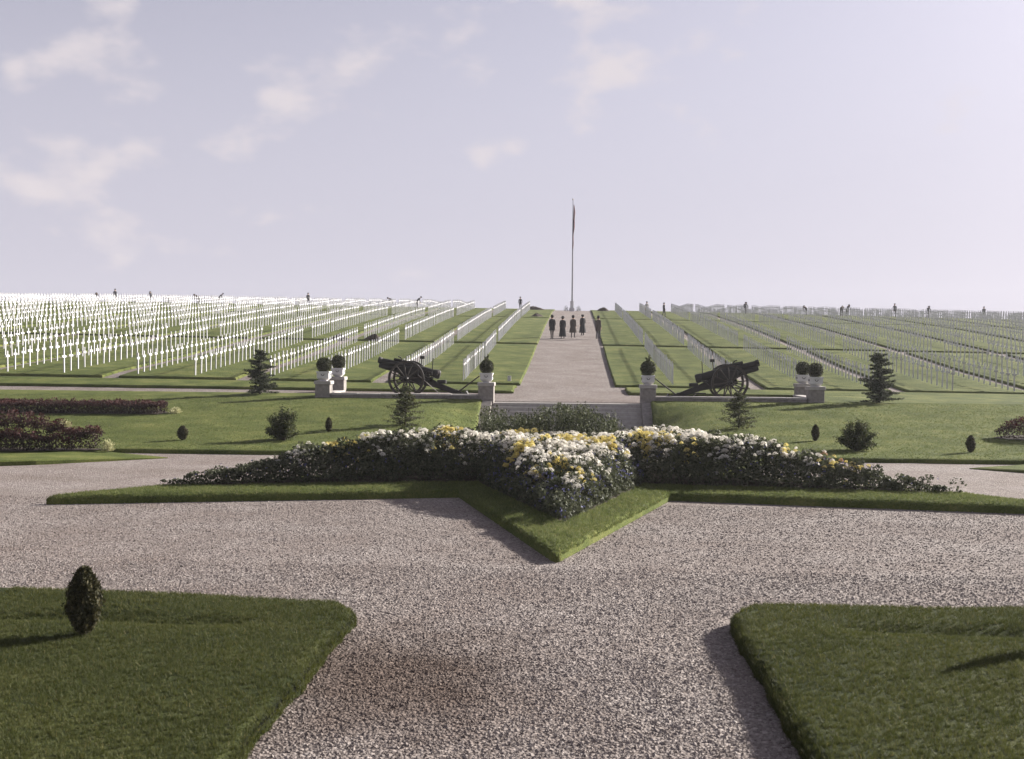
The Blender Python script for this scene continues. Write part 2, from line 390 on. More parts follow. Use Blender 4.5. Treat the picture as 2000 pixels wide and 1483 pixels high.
def scatter(V, Fc, density, seed=1, keep=None):
    """random points over quads"""
    g = np.random.default_rng(seed)
    A, B, C, D = (V[Fc[:, i]] for i in range(4))
    ar = .5*np.linalg.norm(np.cross(B-A, C-A), axis=1) + .5*np.linalg.norm(np.cross(C-A, D-A), axis=1)
    n = int(ar.sum()*density)
    k = g.choice(len(Fc), n, p=ar/ar.sum())
    u, v = g.random(n)[:, None], g.random(n)[:, None]
    P = A[k]*(1-u)*(1-v) + B[k]*u*(1-v) + C[k]*u*v + D[k]*(1-u)*v
    if keep is not None: P = P[keep(P)]
    return P

def tufts(P, k, h, w, lean=.5, seed=2):
    """k one-triangle blades at each point"""
    g = np.random.default_rng(seed)
    n = len(P)*k
    B = np.repeat(P, k, 0) + np.concatenate([g.normal(0, w*2.2, (n, 2)), np.zeros((n, 1))], 1)
    a = g.random(n)*2*np.pi
    d = np.stack([np.cos(a), np.sin(a), np.zeros(n)], -1)
    hh = h*g.uniform(.55, 1.3, n)[:, None]
    ww = w*g.uniform(.6, 1.3, n)[:, None]
    b = g.random(n)*2*np.pi
    ln = np.stack([np.cos(b), np.sin(b), np.zeros(n)], -1)*hh*g.uniform(0, lean*1.6, n)[:, None]
    V = np.empty((n, 3, 3)); V[:, 0] = B-d*ww; V[:, 1] = B+d*ww; V[:, 2] = B+ln+np.array([0, 0, 1])*hh
    V[:, :2, 2] -= .01
    r = np.repeat(g.random(len(P)), k)*.6+g.random(n)*.4
    r[g.random(n) < .02] = 1.6            # a few dry straws
    return V.reshape(-1, 3), np.arange(n*3).reshape(-1, 3), r

def grass(name, P, k, h, w, label, seed=3, lean=.5, mat='blade'):
    V, Fc, r = tufts(P, k, h, w, lean, seed)
    return tag(link(name, np_mesh(name, V, Fc, r), M[mat]), label, 'grass', kind='stuff')

# polygons ----------------------------------------------------------
def inside(P, poly):
    x, y = P[:, 0], P[:, 1]; res = np.zeros(len(P), bool); n = len(poly)
    for i in range(n):
        x1, y1 = poly[i]; x2, y2 = poly[(i+1) % n]
        c = ((y1 > y) != (y2 > y)) & (x < (x2-x1)*(y-y1)/((y2-y1) or 1e-9)+x1)
        res ^= c
    return res
def edge_dist(P, poly):
    d = np.full(len(P), 1e9); n = len(poly)
    for i in range(n):
        a = np.array(poly[i]); b = np.array(poly[(i+1) % n]); ab = b-a
        t = np.clip(((P[:, :2]-a) @ ab)/(ab @ ab), 0, 1)
        d = np.minimum(d, np.linalg.norm(P[:, :2]-(a+t[:, None]*ab), axis=1))
    return d

# ------------------------------------------------------------------ lawns and turf of the setting
def lawn_z(X, Y):
    b = np.clip((Y-35.2)/1.2, 0, 1)
    bank = np.clip((np.abs(X)-3.6)/1.8, 0, 1); bank = bank*bank*(3-2*bank)
    bank = bank + (1-bank)*np.clip((Y-47.5)/3.3, 0, 1)
    return T(X, Y)*bank + .05*b + .06*np.exp(-((Y-47.5)/.9)**2)*np.clip((np.abs(X)-4)/3, 0, 1)
lawn_parts = []
for side in (-1, 1):
    x0, x1 = (-70, -3.8) if side < 0 else (3.8, 70)
    yb = 53.2 if side < 0 else 55.6
    # lawn in front of the terrace, reaching back to the walk beyond the parapet's ends
    o, V, Fc = turf_slab('lawn', x0 if side < 0 else 3.66, x1 if side > 0 else -3.66, 35.2, 51.3, lawn_z, h=.13, step=.8, jitter=.03)
    lawn_parts.append((V, Fc))
    ox0, ox1 = (-70, -11.15) if side < 0 else (11.15, 70)
    o, V, Fc = turf_slab('lawn', ox0, ox1, 51.25, yb, lambda X, Y: T(X, Y)+.05, h=.13, step=1.0, jitter=.02)
    lawn_parts.append((V, Fc))

BANDS = [(59.6, 85.5), (86.9, 124.0), (125.4, 149.5), (151.0, 186.0)]
strips = [(2.4, 9.15)] + [(10.0+7*k, 16.15+7*k) for k in range(10)]
front_turf = []
for side in (-1, 1):
    x0, x1 = (-72, -2.6) if side < 0 else (2.9, 72)
    o, V, Fc = turf_slab('turf_border', x0, x1, 56.2, 58.7, T, h=.13, step=1.0, jitter=.05)
    front_turf.append((V, Fc))
    for bi, (y0, y1) in enumerate(BANDS):
        for si, (a, b) in enumerate(strips):
            if side > 0 and a > 60: continue
            if bi == 0 and a > 38: continue
            xx0, xx1 = (-b, -a) if side < 0 else (a, b)
            o, V, Fc = turf_slab('turf_plot', xx0, xx1, y0, y1, T, h=.13, step=1.3, jitter=.006)
            if bi == 0: front_turf.append((V, Fc))

# foreground turf beds with a dip along them ------------------------------------
def fg_z(X, Y):
    dip = -.085*np.exp(-((Y-12.75-.05*np.sin(X*2))/.22)**2)*np.clip((np.abs(X)-3.0)/.5, 0, 1)
    return dip + .015*np.sin(X*1.7)*np.sin(Y*1.3)
fg = []
def fg_bed(poly_in, side):
    """polygon given as front-to-back rows: x of the inner edge as a function of y"""
    ys = np.concatenate([np.linspace(6.0, 13.2, 49), [13.45, 13.65, 13.8, 13.88, 13.92]])
    t = np.concatenate([[0, .008, .02], np.linspace(.045, 1, 46)])
    V = np.zeros((len(ys), len(t), 3))
    for i, y in enumerate(ys):
        xi = 2.13 if y < 13.0 else 2.13 + .36*((y-13.0)/.92)**2.4
        xi += .014*math.sin(y*2.3+side)+.010*math.sin(y*7)+.008*math.sin(y*17+1)+random.gauss(0, .006)
        yy = y
        V[i, :, 0] = side*(xi + t*(12-xi))
        V[i, :, 1] = yy + (.045*np.clip(np.abs(V[i, :, 0])-2.3, 0, 6) if side > 0 else .105*np.clip(np.abs(V[i, :, 0])-2.3, 0, 6))*np.clip((y-11)/2.9, 0, 1)
    V[:, :, 2] = fg_z(V[:, :, 0], V[:, :, 1]) + (.15 if side < 0 else .20)
    V[:, 0, 2] -= .05; V[-1, :, 2] -= .05; V[-2, :, 2] -= .02
    ny, nx = V.shape[:2]
    V = V.reshape(-1, 3)
    i = np.arange(ny-1)[:, None]*nx + np.arange(nx-1)[None, :]
    Fc = np.stack([i, i+1, i+nx+1, i+nx], -1).reshape(-1, 4)
    if side < 0: Fc = Fc[:, ::-1]
    idx = np.concatenate([np.arange(0, ny)*nx, (ny-1)*nx+np.arange(1, nx)])
    low = V[idx].copy(); low[:, 2] = -.03
    b = len(V); a = np.arange(len(idx)-1)
    Fs = np.stack([idx[a], idx[a+1], b+a+1, b+a], -1)
    o = link('turf_bed', np_mesh('turf_bed', np.concatenate([V, low]), np.concatenate([Fc, Fs]), smooth=True), M['darkened_turf'])
    tag(o, kind='structure')
    vis = lambda P: (np.abs(P[:, 0]) < 6.6) & (P[:, 1] > 8.0)
    P = scatter(V, Fc, 900, 11+side, vis)
    E = scatter(np.concatenate([V, low]), Fs, 1500, 31+side, vis)      # tufts hanging over the cut edge
    return np.concatenate([P, E])
Pl, Pr = fg_bed(None, -1), fg_bed(None, 1)
grass('grass', Pl, 6, .036, .0035, 'darkened grass of the turf bed at the lower left', 5, .8, 'darkened_blade')
grass('grass', Pr, 6, .036, .0035, 'darkened grass of the turf bed at the lower right', 6, .8, 'darkened_blade')

def in_view(P):
    x = 1122 + 2300*(P[:, 0]-.35)/P[:, 1]
    return (x > -60) & (x < 2060)
for (V, Fc), nm in zip((lawn_parts[0], lawn_parts[2]), ('left', 'right')):
    P = scatter(V, Fc, 150, 41, in_view)
    grass('grass', P, 3, .035, .008, 'mown grass of the lawn on the %s of the stairs' % nm, 42, .9)

# ------------------------------------------------------------------ loose gravel
def star_outer(): return STAR
STAR = [(.1, 17.4), (2.42, 25.3), (10.5, 23.75), (4.0, 29.3), (6.0, 34.0), (.1, 31.8), (-5.8, 34.0), (-3.8, 29.3), (-10.35, 23.1), (-2.12, 25.3)]
INNER = [(.18, 20.2), (1.95, 26.6), (8.75, 25.6), (3.3, 29.0), (4.8, 32.6), (.1, 30.9), (-4.6, 32.6), (-3.1, 29.0), (-8.6, 24.9), (-1.85, 26.6)]
def pebbles():
    g = np.random.default_rng(9)
    out = []
    for (y0, y1, dens) in ((8.0, 12.0, 1250), (12.0, 17.0, 750), (17.0, 24.5, 350)):
        wl, wr = .5*y1+.6, .44*y1+.6
        n = int((y1-y0)*(wl+wr)*dens)
        P = np.stack([g.uniform(-wl, wr, n), g.uniform(y0, y1, n), np.zeros(n)], -1)
        P = P[in_view(P)]
        P = P[~inside(P, STAR)]
        P = P[~((np.abs(P[:, 0]) > 2.13) & (P[:, 1] < 13.95))]
        out.append(P)
    P = np.concatenate(out); n = len(P)
    base = np.array([[1, 0, 0], [0, 1, 0], [-1, 0, 0], [0, -1, 0], [0, 0, 1], [0, 0, -1]], float)
    V = base[None]*(1+g.uniform(-.35, .35, (n, 6, 3))) + g.normal(0, .16, (n, 6, 3))
    sc = np.minimum(g.lognormal(0, .33, n), 1.9)*.0108
    V *= sc[:, None, None]*np.array([1.15, .95, .72])
    a = g.random(n)*6.283; c, s_ = np.cos(a)[:, None], np.sin(a)[:, None]
    X = V[:, :, 0]*c - V[:, :, 1]*s_; Y = V[:, :, 0]*s_ + V[:, :, 1]*c
    V = np.stack([X, Y, V[:, :, 2]], -1) + P[:, None]
    V[:, :, 2] += (sc*.15)[:, None]
    f = np.array([[0, 1, 4], [1, 2, 4], [2, 3, 4], [3, 0, 4], [1, 0, 5], [2, 1, 5], [3, 2, 5], [0, 3, 5]])
    Fc = (np.arange(n)*6)[:, None, None] + f[None]
    r = np.repeat(np.clip(g.normal(.52, .22, n), 0, 1), 8)
    tag(link('loose_gravel', np_mesh('loose_gravel', V.reshape(-1, 3), Fc.reshape(-1, 3), r), M['pebble']),
        'loose pale gravel stones over the plaza in the foreground', 'gravel', kind='stuff')
pebbles()

# ------------------------------------------------------------------ star-shaped flower bed
def seg_pts(poly, n):
    out = []
    for i in range(len(poly)):
        a, b = np.array(poly[i]), np.array(poly[(i+1) % len(poly)])
        for k in range(n): out.append(a+(b-a)*k/n)
    return np.array(out)
star = empty('star_flower_bed', (0, 0, 0))
tag(star, 'star-shaped bed of white and yellow chrysanthemums inside a turf border on the gravel', 'flower bed')
n = 26
O, I = seg_pts(STAR, n), seg_pts(INNER, n)
# round the tips a little
for ar, amt in ((O, .16), (I, .2)):
    for i in (0, 2, 4, 6, 8):
        k = i*n
        ar[k] += (ar[(k+1) % len(ar)] + ar[k-1] - 2*ar[k])*amt
tz = [(0, -.03), (.0, .10), (.02, .145), (.07, .175), (.2, .19), (.45, .20), (.75, .21), (1.0, .22)]
rows = []
for t, z in tz:
    p = O+(I-O)*t
    p = p + rng.normal(0, .012, p.shape)*(t > 0)
    rows.append(np.concatenate([p, np.full((len(p), 1), z)+rng.normal(0, .008, (len(p), 1))*(t > 0)], 1))
m = len(O); V = np.concatenate(rows)
a = np.arange(m); c = (a+1) % m
Fc = np.concatenate([np.stack([k*m+a, k*m+c, (k+1)*m+c, (k+1)*m+a], -1) for k in range(len(tz)-1)])
link('turf_border', np_mesh('turf_border', V, Fc, smooth=True), M['turf'], star)
P = scatter(V, Fc[m:], 620, 51, lambda P: P[:, 1] < 31)
E = scatter(V, Fc[m:m*2], 500, 52, lambda P: P[:, 1] < 29)
V2, F2, r2 = tufts(np.concatenate([P, E]), 5, .04, .005, .8, 53)
o = link('border_grass', np_mesh('border_grass', V2, F2, r2), M['blade'], star); tag(o, kind='stuff')
# soil mound
cI = np.concatenate([I, np.full((m, 1), .21)], 1); c2 = cI.copy(); cc = np.array([0, 27.6, 0])
c2[:, :2] = cc[:2]+(cI[:, :2]-cc[:2])*.6; c2[:, 2] = .30
V = np.concatenate([cI, c2, [[0, 27.6, .33]]])
Fq = np.stack([a, c, m+c, m+a], -1)
Ft = np.stack([m+a, m+c, np.full(m, 2*m), np.full(m, 2*m)], -1)
me = bpy.data.meshes.new('soil'); me.from_pydata([tuple(v) for v in V], [], [tuple(f) for f in Fq]+[tuple(f[:3]) for f in Ft]); me.update()
link('soil', me, M['soil'], star)

def top_z(P):
    """height of the planting: full along the middle, low at the rim and towards the five tips"""
    e = edge_dist(P, INNER); x, y = P[:, 0], P[:, 1]
    arm = np.interp(np.abs(x), [0, 3.6, 4.5, 5.6, 6.7, 7.3, 8.6], [1.20, 1.28, 1.18, 1.02, .88, .68, .48])
    near = np.where(np.abs(x) > 2.2, 9.0, np.interp(y, [20.2, 21.5, 22.5, 24, 26, 28], [.5, .62, .78, 1.0, 1.24, 1.34]))
    zm = np.minimum(arm, near)*np.interp(y, [30, 32.6], [1, .6])
    z = .46 + (zm-.46)*np.clip(e/.6, 0, 1)**.75
    return z + .06*np.sin(x*3.1+y*1.7)*np.sin(y*2.9-x*1.3), e

def leaves(P, size, aspect=.5, seed=1, upbias=.35):
    """one bent-free diamond quad per point, random orientation"""
    g = np.random.default_rng(seed); n = len(P)
    d = g.normal(0, 1, (n, 3)); d[:, 2] += upbias; d /= np.linalg.norm(d, axis=1)[:, None]
    q = g.normal(0, 1, (n, 3)); w = np.cross(d, q); w /= np.linalg.norm(w, axis=1)[:, None]
    s = (size*g.uniform(.6, 1.4, n))[:, None]
    V = np.empty((n, 4, 3)); V[:, 0] = P-d*s*.5; V[:, 1] = P+w*s*aspect*.5; V[:, 2] = P+d*s*.5; V[:, 3] = P-w*s*aspect*.5
    return V.reshape(-1, 3), np.arange(n*4).reshape(-1, 4)

g = np.random.default_rng(61)
C0 = np.stack([g.uniform(-9, 9.2, 620000), g.uniform(20, 32.8, 620000)], -1)
C0 = C0[inside(C0, INNER)]
e0 = edge_dist(C0, INNER); C0 = C0[g.random(len(C0)) < np.where((e0 < .5) | (np.abs(C0[:, 0]) > 3), 1.0, .42)*np.where(C0[:, 1] > 29.5, .5, 1.0)]
Z, e = top_z(C0)
# plant structure: clumps on a jittered lattice so the mass breaks into single plants
cell = .33
gx, gy = np.round(C0[:, 0]/cell), np.round(C0[:, 1]/cell)
h1 = np.modf(np.abs(np.sin(gx*12.9898+gy*78.233)*43758.5))[0]; h2 = np.modf(np.abs(np.sin(gx*39.34+gy*11.13)*24634.6))[0]
dc = np.hypot(C0[:, 0]-gx*cell-(h1-.5)*.12, C0[:, 1]-gy*cell-(h2-.5)*.12)
Z = Z + (h1-.5)*.26 - 1.6*dc**2
q = g.random(len(C0))
zz = .20 + (Z-.20)*np.where(q < .55, g.uniform(.72, 1.0, len(C0)), g.uniform(.02, .8, len(C0)))
P = np.concatenate([C0, zz[:, None]], 1)
low = e < .55
V, Fq = leaves(P[~low], .08, .55, 62)
o = link('chrysanthemum_foliage', np_mesh('chrysanthemum_foliage', V, Fq, g.random((~low).sum())), M['mum_leaf'], star); tag(o, kind='stuff')
V, Fq = leaves(P[low], .07, .6, 63)
o = link('border_foliage', np_mesh('border_foliage', V, Fq, g.random(low.sum())), M['blue_leaf'], star); tag(o, kind='stuff')

def flower_mesh(seed, layers=((.055, .0, 9), (.042, .018, 8), (.024, .030, 6))):
    """pompon chrysanthemum: rings of short upturned petals over a dome"""
    g = random.Random(seed); mb = MB()
    for (r, z, k) in layers:
        off = g.random()*6.28
        for i in range(k):
            a = off+6.283*i/k+g.uniform(-.1, .1); w = 3.1/k
            rr = r*g.uniform(.88, 1.12)
            p0 = (.010*math.cos(a), .010*math.sin(a), z+.004)
            p1 = (rr*.72*math.cos(a-w), rr*.72*math.sin(a-w), z+.013)
            p2 = (rr*math.cos(a), rr*math.sin(a), z+g.uniform(-.004, .012))
            p3 = (rr*.72*math.cos(a+w), rr*.72*math.sin(a+w), z+.013)
            mb.add([p0, p1, p2, p3], [(0, 1, 2, 3)])
    me = mb.mesh('flower_head')
    at = me.attributes.new('rnd', 'FLOAT', 'FACE'); at.data.foreach_set('value', [g.random() for _ in me.polygons])
    return me
def pompon(mat, seed):
    me = flower_mesh(seed); me.materials.append(mat); return me
FL = {k: [pompon(M[k+'_petal'], s+h) for s in range(3)] for k, h in (('white', 0), ('yellow', 20), ('bronze', 40))}

# flower positions: clusters that crown single plants
g = np.random.default_rng(71)
K = np.stack([g.uniform(-8.4, 8.6, 2200), g.uniform(20.8, 31, 2200)], -1)
K = K[inside(K, INNER)]
Zk, ek = top_z(K)
near_ok = ek > np.where((np.abs(K[:, 0]) < 2.2) & (K[:, 1] < 26.5), .36, .30)
back_ok = ~((K[:, 1] > 28.4) & (np.abs(K[:, 0]+.4) < 2.4))
K, Zk = K[near_ok & back_ok], Zk[near_ok & back_ok]
fl = []
pn = lambda x, y: math.sin(x*1.7+.6)*math.sin(y*1.9+x*.6+1.1)+.55*math.sin(x*3.9-y*2.3)
for (x, y), z in zip(K, Zk):
    v = pn(x, y)+random.uniform(-.45, .45)
    kind = 'yellow' if v > .42 else ('bronze' if v > .40 else 'white')
    for _ in range(random.randint(4, 9) + (5 if abs(x) < 2.6 else 0)):
        px, py = x+random.gauss(0, .13), y+random.gauss(0, .13)
        fl.append((px, py, kind))
P = np.array([(f[0], f[1]) for f in fl]); ok = inside(P, INNER); zt, ee = top_z(P)
fl = [(fl[i][0], fl[i][1], float(zt[i]-.02+(random.uniform(-.08, .06) if random.random() < .60 else random.uniform(-.42, -.05))), fl[i][2]) for i in range(len(fl)) if ok[i] and ee[i] > .2]
fl.sort(key=lambda f: f[1])
cnt = {'white': 0, 'yellow': 0, 'bronze': 0}
rest = {'white': [], 'yellow': [], 'bronze': []}
for (x, y, z, k) in fl:
    s = random.uniform(.8, 1.6); rot = (random.gauss(.0, .35), random.gauss(.0, .35), random.random()*6.28)
    if cnt[k] < 300:
        cnt[k] += 1
        o = bpy.data.objects.new(k+'_flower', random.choice(FL[k])); o.parent = star
        o.location = (x, y, z); o.rotation_euler = rot; o.scale = (s, s, s); col.objects.link(o)
    else: rest[k].append((x, y, z, s, rot))
from mathutils import Euler
for k, lst in rest.items():
    if not lst: continue
    tv = np.array([v.co for v in FL[k][0].vertices]); tf = np.array([tuple(p.vertices) for p in FL[k][0].polygons])
    VV, FF = [], []
    for (x, y, z, s, rot) in lst:
        m3 = np.array(Euler(rot).to_matrix())*s
        FF.append(tf+len(VV)*len(tv)); VV.append(tv @ m3.T+np.array([x, y, z]))
    o = link(k+'_flower_mass', np_mesh(k+'_flower_mass', np.concatenate(VV), np.concatenate(FF), g.random(len(VV)*len(tf))), M[k+'_petal'], star); tag(o, kind='stuff')
# small blue flowers along the border of the near point and the arms
g = np.random.default_rng(81)
B = np.stack([g.uniform(-8.6, 8.7, 26000), g.uniform(20.3, 30, 26000)], -1); B = B[inside(B, INNER)]
zb, eb = top_z(B); kp = (eb < .6) & (g.random(len(B)) < np.where(np.abs(B[:, 0]) < 2.3, .34, .12))
B = np.concatenate([B[kp], (zb[kp]-.05+g.normal(0, .05, kp.sum()))[:, None]], 1)
B = np.repeat(B, 4, 0)+g.normal(0, .012, (len(B)*4, 3))
V, Fq = leaves(B, .03, .9, 82)
o = link('blue_flower_mass', np_mesh('blue_flower_mass', V, Fq, g.random(len(B))), M['blue_petal'], star); tag(o, kind='stuff')
# the tall unflowered plants at the back of the bed
g = np.random.default_rng(91)
stems = MB(); LP = []
for i in range(150):
    x = g.uniform(-1.95, 1.45); y = g.uniform(28.5, 31.0)
    top = 1.70 + .14*math.sin(x*2.3+.5) + g.normal(0, .09) - .10*abs(x+.2)
    stems.tube([(x, y, .35), (x+g.normal(0, .05), y+g.normal(0, .05), top*.6), (x+g.normal(0, .1), y+g.normal(0, .1), top)], [.012, .009, .004], 4, cap=False)
    k = 110
    t = g.uniform(.25, 1.02, k)
    LP.append(np.stack([x+g.normal(0, .13, k)*(1.1-.5*t), y+g.normal(0, .13, k)*(1.1-.5*t), .35+(top-.35)*t], -1))
stems.build('stem', M['shrub'], star)
LP = np.concatenate(LP); V, Fq = leaves(LP, .075, .42, 92, .8)
o = link('tall_foliage', np_mesh('tall_foliage', V, Fq, g.random(len(LP))), M['mum_leaf'], star); tag(o, kind='stuff')

# ------------------------------------------------------------------ stone stairs, piers and parapets
st = empty('stone_stairs', (0, 50.6, 0))
tag(st, 'wide stone stairs rising from behind the flower bed to the gravel avenue', 'stairs')
NS = 6; rise = 1.0/NS
for i in range(NS):
    mb = MB(); y0 = 49.75+.3*i-50.6
    mb.box(-3.24, 3.24, y0, 52.4-50.6-.002*i, rise*i-(.15 if i == 0 else -.001), rise*(i+1)-.0, .015)
    mb.build('step', M['stone_pale'], st)
for s in (-1, 1):
    mb = MB()
    pts = [(49.3, .0), (49.3, .2), (50.95, 1.08), (51.17, 1.08), (51.17, 0)]
    xa, xb = (3.245, 3.72)
    vs = [(s*xa, p[0]-50.6, p[1]-.02) for p in pts]+[(s*xb, p[0]-50.6, p[1]-.02) for p in pts]
    fs = [tuple(range(5)), tuple(range(9, 4, -1))]+[(i, (i+1) % 5, 5+(i+1) % 5, 5+i) for i in range(5)]
    mb.add(vs, fs); mb.build('cheek_wall', M['stone'], st)

stone_mats = [M['stone']]
def parapet(side, label):
    x0, x1 = 3.86, 10.36
    root = empty('parapet_wall', (side*7.1, 51.5, .8)); tag(root, label, 'wall')
    g = random.Random(4+side)
    for course in range(2):
        x = x0+ (0 if course == 0 else -.001)
        while x < x1-.01:
            w = min(g.uniform(.45, .8), x1-x)
            if x1-x-w < .25: w = x1-x
            z0 = .0+course*.235; d = g.uniform(-.012, .012)
            mb = MB().box(side*(x+w/2)-side*7.1-w/2+.006, side*(x+w/2)-side*7.1+w/2-.006, -.19+d, .19, z0+.004, z0+.229, .012)
            mb.build('stone_block', g.choice(stone_mats), root); x += w
    mb = MB().box(min(side*x0, side*x1)-side*7.1, max(side*x0, side*x1)-side*7.1, -.165, .165, -.2, .46); mb.build('mortar_core', M['stone'], root)
    x = x0
    while x < x1-.01:
        w = min(g.uniform(.9, 1.25), x1-x)
        if x1-x-w < .4: w = x1-x
        mb = MB().box(side*(x+w/2)-side*7.1-w/2+.004, side*(x+w/2)-side*7.1+w/2-.004, -.24, .24, .471, .55+g.uniform(-.006, .006), .015)
        mb.build('coping_slab', M['stone_pale'], root); x += w
    # return wall to the rear pier
    r2 = empty('return_wall', (side*10.7, 53.6, .8)); tag(r2, label.replace('stone parapet', 'short stone return wall').replace('between the piers under', 'running back from the end piers beside'), 'wall')
    for k in range(4):
        MB().box(-.19, .19, -1.7+.82*k, -1.7+.82*k+.81, .0, .47, .012).build('stone_block', g.choice(stone_mats), r2)
        MB().box(-.24, .24, -1.7+.82*k, -1.7+.82*k+.812, .475, .55, .012).build('coping_slab', M['stone_pale'], r2)
parapet(-1, 'low stone parapet between the piers under the left cannon')
parapet(1, 'low stone parapet between the piers under the right cannon')

def pier(x, y, zt, label, w=.33, zb=.5):
    root = empty('stone_pier', (x, y, zb)); tag(root, label, 'pier', 'stone piers along the terrace')
    h = zt-zb; g = random.Random(int(x*10+y*7))
    z = 0
    hs = [.36, .34]; rem = h-.15-sum(hs); hs.append(rem)
    for i, q in enumerate(hs):
        d = g.uniform(-.008, .008)
        MB().box(-w+d, w-d, -w+d, w-d, z+.003, z+q, .012).build('stone_block', M['stone'], root); z += q
    MB().box(-w-.045, w+.045, -w-.045, w+.045, h-.148, h, .02).build('cap_stone', M['stone_pale'], root)
    return root
def planter(x, y, z, label):
    root = empty('planter', (x, y, z)); tag(root, label, 'planter', 'white planters on the piers')
    mb = MB()
    # square urn: foot, belly with cut lower corners, straight sides, lip
    rings = [(.15, 0), (.15, .035), (.19, .04), (.25, .11), (.265, .13), (.265, .345), (.29, .35), (.29, .41), (.22, .41), (.22, .36)]
    vs, fs = [], []
    for (r, zz) in rings: vs += [(-r, -r, zz), (r, -r, zz), (r, r, zz), (-r, r, zz)]
    for i in range(len(rings)-1):
        for k in range(4): j = (k+1) % 4; fs.append((i*4+k, i*4+j, i*4+4+j, i*4+4+k))
    fs.append((3, 2, 1, 0)); mb.add(vs, fs); mb.build('urn', M['planter'], root)
    for q in range(4):
        an = q*math.pi/2
        pts = []
        for k in range(9):
            t = math.pi+math.pi*k/8
            pts.append((.062*math.cos(t), -.276, .30+.075*math.sin(t)))
        rot = Matrix.Rotation(an, 3, 'Z')
        MB().tube([rot @ Vector(p) for p in pts], .014, 6).build('ring_handle', M['dark_iron'], root)
    MB().box(-.218, .218, -.218, .218, .33, .37).build('soil', M['soil'], root)
    return root

def ball_mesh(name, r, n, seed):
    g = np.random.default_rng(seed)
    d = g.normal(0, 1, (n, 3)); d /= np.linalg.norm(d, axis=1)[:, None]
    rr = r*(g.uniform(.80, 1.03, n)+.04*np.sin(d[:, 0]*5+seed)*np.sin(d[:, 1]*6))
    V, Fq = leaves(d*rr[:, None], .045, .6, seed+1, 0)
    # leafy inner core so that no sky shows through
    bm = bmesh.new(); bmesh.ops.create_icosphere(bm, subdivisions=2, radius=r*.82)
    cv = np.array([v.co for v in bm.verts]); cf = np.array([[v.index for v in f.verts] for f in bm.faces]); bm.free()
    cf4 = np.concatenate([cf, cf[:, 2:3]], 1)
    # triangles are kept as their own mesh faces
    me = bpy.data.meshes.new(name)
    allv = np.concatenate([V, cv]); faces = [tuple(f) for f in Fq]+[tuple(f+len(V)) for f in cf]
    me.from_pydata([tuple(v) for v in allv], [], faces)
    a = me.attributes.new('rnd', 'FLOAT', 'FACE'); a.data.foreach_set('value', np.concatenate([g.random(len(Fq)), np.zeros(len(cf))]).astype(np.float32))
    me.update(); me.materials.append(M['box_leaf']); return me
balls = [ball_mesh('crown', .32, 2600, s) for s in (1, 2)]
def topiary(x, y, z, label, sprig, k=0, sc=1.0):
    root = empty('topiary_ball', (x, y, z)); tag(root, label, 'topiary', 'clipped box balls in the planters')
    root.scale = (sc, sc, sc)
    o = bpy.data.objects.new('crown', balls[k % 2]); o.parent = root; o.location = (0, 0, .32); col.objects.link(o)
    MB().tube([(0, 0, -.06), (0.01, 0, .1), (0, 0, .3)], [.03, .025, .02], 6).build('trunk', M['bark'], root)
    if sprig:
        g = np.random.default_rng(17+k); P = []
        mb = MB()
        for (sx, h) in ((-.07, .15), (.03, .26), (.06, .20)):
            mb.tube([(sx*.4, 0, .58), (sx, .01, .62+h*.5), (sx*1.2, 0, .62+h)], [.008, .006, .003], 4, cap=False)
            t = g.random(60)
            P.append(np.stack([sx*(.6+.6*t)+g.normal(0, .022, 60), g.normal(0, .022, 60), .62+h*t], -1))
        P = np.concatenate(P); V, Fq = leaves(P, .055, .5, 5, 1.0)
        link('sprig_leaves', np_mesh('sprig_leaves', V, Fq, g.random(len(P))), M['box_leaf'], root)
        mb.build('sprig_stem', M['bark'], root)
piers = [(-3.5, 51.5, 1.88, 'left of the stairs', True), (3.55, 51.5, 1.84, 'right of the stairs', True),
         (-10.7, 51.5, 1.88, 'at the front left end of the parapet', False), (10.75, 51.5, 1.84, 'at the front right end of the parapet', False),
         (-10.95, 55.9, 1.98, 'behind the front left end pier', False), (11.05, 55.9, 1.86, 'behind the front right end pier', False)]
for i, (x, y, zt, w, sp) in enumerate(piers):
    pier(x, y, zt, 'square stone pier %s' % w)
    planter(x, y, zt, 'white planter with ring handles on the pier %s' % w)
    topiary(x, y, zt+.36, 'dark clipped box ball %son the pier %s' % ('with a sprig on top ' if sp else '', w), sp, i, random.uniform(.98, 1.08))
# terrace floor inside the piers is the gravel sheet itself

